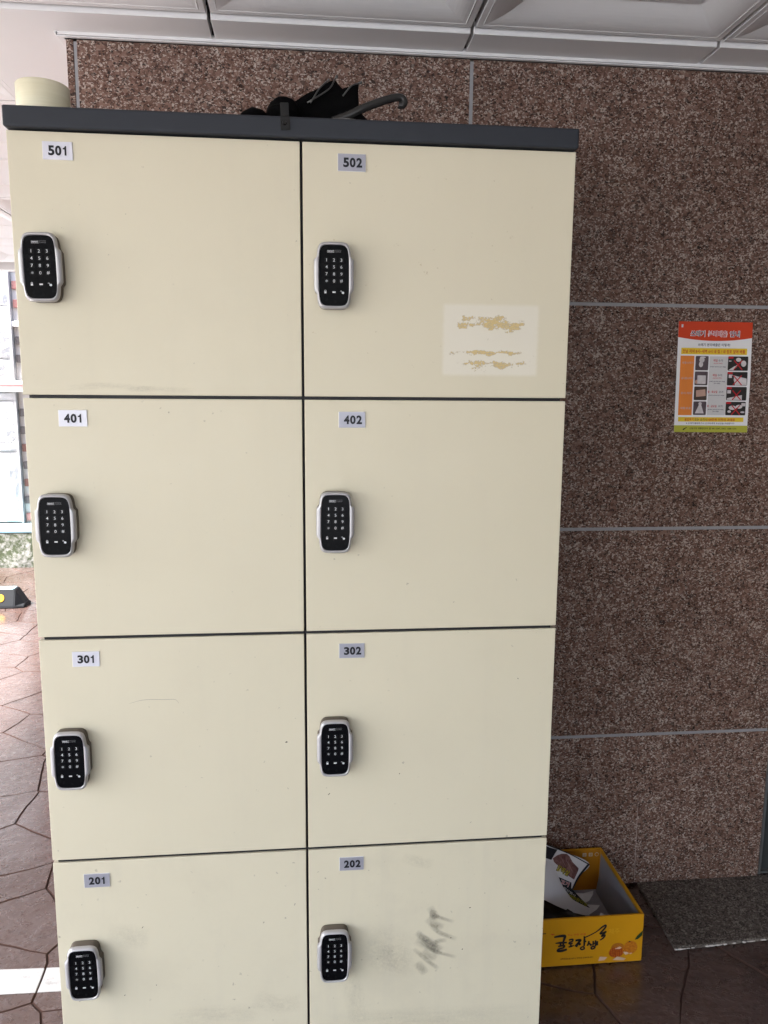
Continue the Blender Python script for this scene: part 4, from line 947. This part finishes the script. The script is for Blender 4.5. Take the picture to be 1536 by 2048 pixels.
ws = thing('wheel_stop', 'black rubber parking stop with yellow round reflector near the kerb', 'parking stop', (-2.4, 3.93, 0))
x0, x1 = -2.78, -1.938
bm = bmesh.new()
pr_ = [(-0.085, 0.0), (-0.085, 0.014), (-0.045, 0.124), (0.045, 0.124), (0.085, 0.014), (0.085, 0.0)]
secs = [(x0, 0.18), (x0+0.006, 0.20), (x0+0.062, 1.0), (x1-0.062, 1.0), (x1-0.006, 0.20), (x1, 0.18)]
rings = [[bm.verts.new((x+2.4, y*(0.82+0.18*k_), z*k_ if z > 0.02 else z)) for y, z in pr_] for x, k_ in secs]
for a, b in zip(rings, rings[1:]):
    for i in range(6): bm.faces.new((a[i], a[(i+1) % 6], b[(i+1) % 6], b[i]))
bm.faces.new(rings[0]); bm.faces.new(rings[-1][::-1])
bmesh.ops.bevel(bm, geom=[e for e in bm.edges], offset=0.004, segments=2, affect='EDGES')
link('body', finish(bm, 'body'), M['rubber'], ws, wpos(ws))
box('top_strip', ws, M['paleblue'], x0+0.075, x1-0.075, 3.93-0.040, 3.93+0.040, 0.1243, 0.1268, 0.001)
fn = Vector((0, -0.94, 0.342)).normalized()
for xr in (-2.092, -2.36, -2.63):
    bm = bmesh.new(); bmesh.ops.create_cone(bm, cap_ends=True, segments=24, radius1=0.028, radius2=0.025, depth=0.006)
    bmesh.ops.transform(bm, matrix=fn.to_track_quat('Z', 'Y').to_matrix().to_4x4(), verts=bm.verts)
    link('reflector', finish(bm, 'reflector'), M['yellow'], ws, (xr, 3.93-0.0652-0.001, 0.069))

bd = thing('stone_house', 'neighbouring house with white split stone pillar and brick wall behind the kerb', 'house', (-3, 5.6, 0))
box('wall_core', bd, M['mortar'], -5.6, -2.462, 5.452, 7.6, 0.0, 5.2)
box('wall_core', bd, M['mortar'], -2.444, 0.4, 5.446, 7.6, 0.0, 5.2)
box('edge_strip', bd, M['greymortar'], -2.4612, -2.446, 5.394, 5.52, 0.34, 5.2, 0.002)
def split_block(x0, x1, z0, z1, y=5.40):
    n, mm = 10, 7; vs_, fs = [], []; cx, cz = (x0+x1)/2, (z0+z1)/2
    for j in range(mm+1):
        for i in range(n+1):
            x, z = x0+(x1-x0)*i/n, z0+(z1-z0)*j/mm; e = min(1, 6*min(i/n, 1-i/n))*min(1, 5*min(j/mm, 1-j/mm))
            vs_.append((x-cx, -e*(0.014+0.012*noise.noise(Vector((x*9, 0, z*9)))+0.006*noise.noise(Vector((x*25, 3, z*25)))), z-cz))
    fs = [(j*(n+1)+i, j*(n+1)+i+1, (j+1)*(n+1)+i+1, (j+1)*(n+1)+i) for j in range(mm) for i in range(n)]
    b = len(vs_); vs_ += [(x-cx, 0.05, z-cz) for x, z in ((x0, z0), (x1, z0), (x1, z1), (x0, z1))]
    c_ = (0, n, (mm+1)*(n+1)-1, mm*(n+1))
    for i in range(4):
        a0, a1 = c_[i], c_[(i+1) % 4]
        fs.append((a1, a0, b+i, b+(i+1) % 4))
    link('stone_block', from_py('stone_block', vs_, fs), M['whitestone'], bd, (cx, y, cz))
rowsz = [0.345, 0.386, 0.955, 1.03, 1.388, 1.462, 1.560, 1.738, 1.868, 2.175, 2.428, 2.72, 3.05, 3.4, 3.75, 4.1, 4.5, 5.2]
xs_all = [-2.4585, -2.97, -3.42, -4.02, -4.62, -5.1, -5.58]
for r, (z0, z1) in enumerate(zip(rowsz, rowsz[1:])):
    if r == 5: continue                                             # the pink band course
    xs_ = [xs_all[0]]+[x+(0.13 if r % 2 else -0.07) for x in xs_all[1:-1]]+[xs_all[-1]]
    for xa, xb in zip(xs_, xs_[1:]): split_block(xb+0.003, xa-0.003, z0+0.003, z1-0.003)
box('string_course', bd, M['white_paint'], -5.6, -0.9, 5.372, 5.455, 1.526, 1.558, 0.003)
box('string_course', bd, M['cream_pink'], -5.6, -0.9, 5.376, 5.455, 1.484, 1.5255, 0.003)
box('string_course', bd, M['white_paint'], -5.6, -0.9, 5.372, 5.455, 1.464, 1.4835, 0.003)
box('window_sill', bd, M['white_paint'], -2.452, -1.2, 5.40, 5.47, 2.008, 2.052, 0.003)
bmes = []
for mt in bricks:
    bm = bmesh.new(); bm_box(bm, -0.094, 0.094, -0.012, 0.03, -0.0325, 0.0325, 0.003); me = finish(bm, 'brick'); me.materials.append(mt); bmes.append(me)
z = 0.385; r = 0
while z < 3.2:
    if not (1.43 < z < 1.60 or 1.98 < z < 2.09):
        for c_ in range(7):
            x = -2.340+(0.1 if r % 2 else 0)+0.2*c_
            if r % 2 and c_ == 0: pass
            wsel = rnd.choices(range(4), (4, 3, 3, 1) if z < 2.05 else (3, 0, 0, 7))[0]
            if 1.6 < z < 2.0: wsel = 2
            o = link('brick', bmes[wsel], None, bd, (x+rnd.uniform(-.002, .002), 5.436, z))
    z += 0.0755; r += 1
box('eave', bd, M['white_paint'], -5.7, 0.5, 5.2, 7.7, 5.21, 5.4, 0.01)

for o in S.objects:
    if o.name.split('.')[0] in ('keys', 'key_print', 'logo_print', 'plate_number', 'icon_print', 'printed_peel', 'meat_highlight', 'black_print', 'red_lettering', 'mortar_crumbs'): o['kind'] = 'stuff'
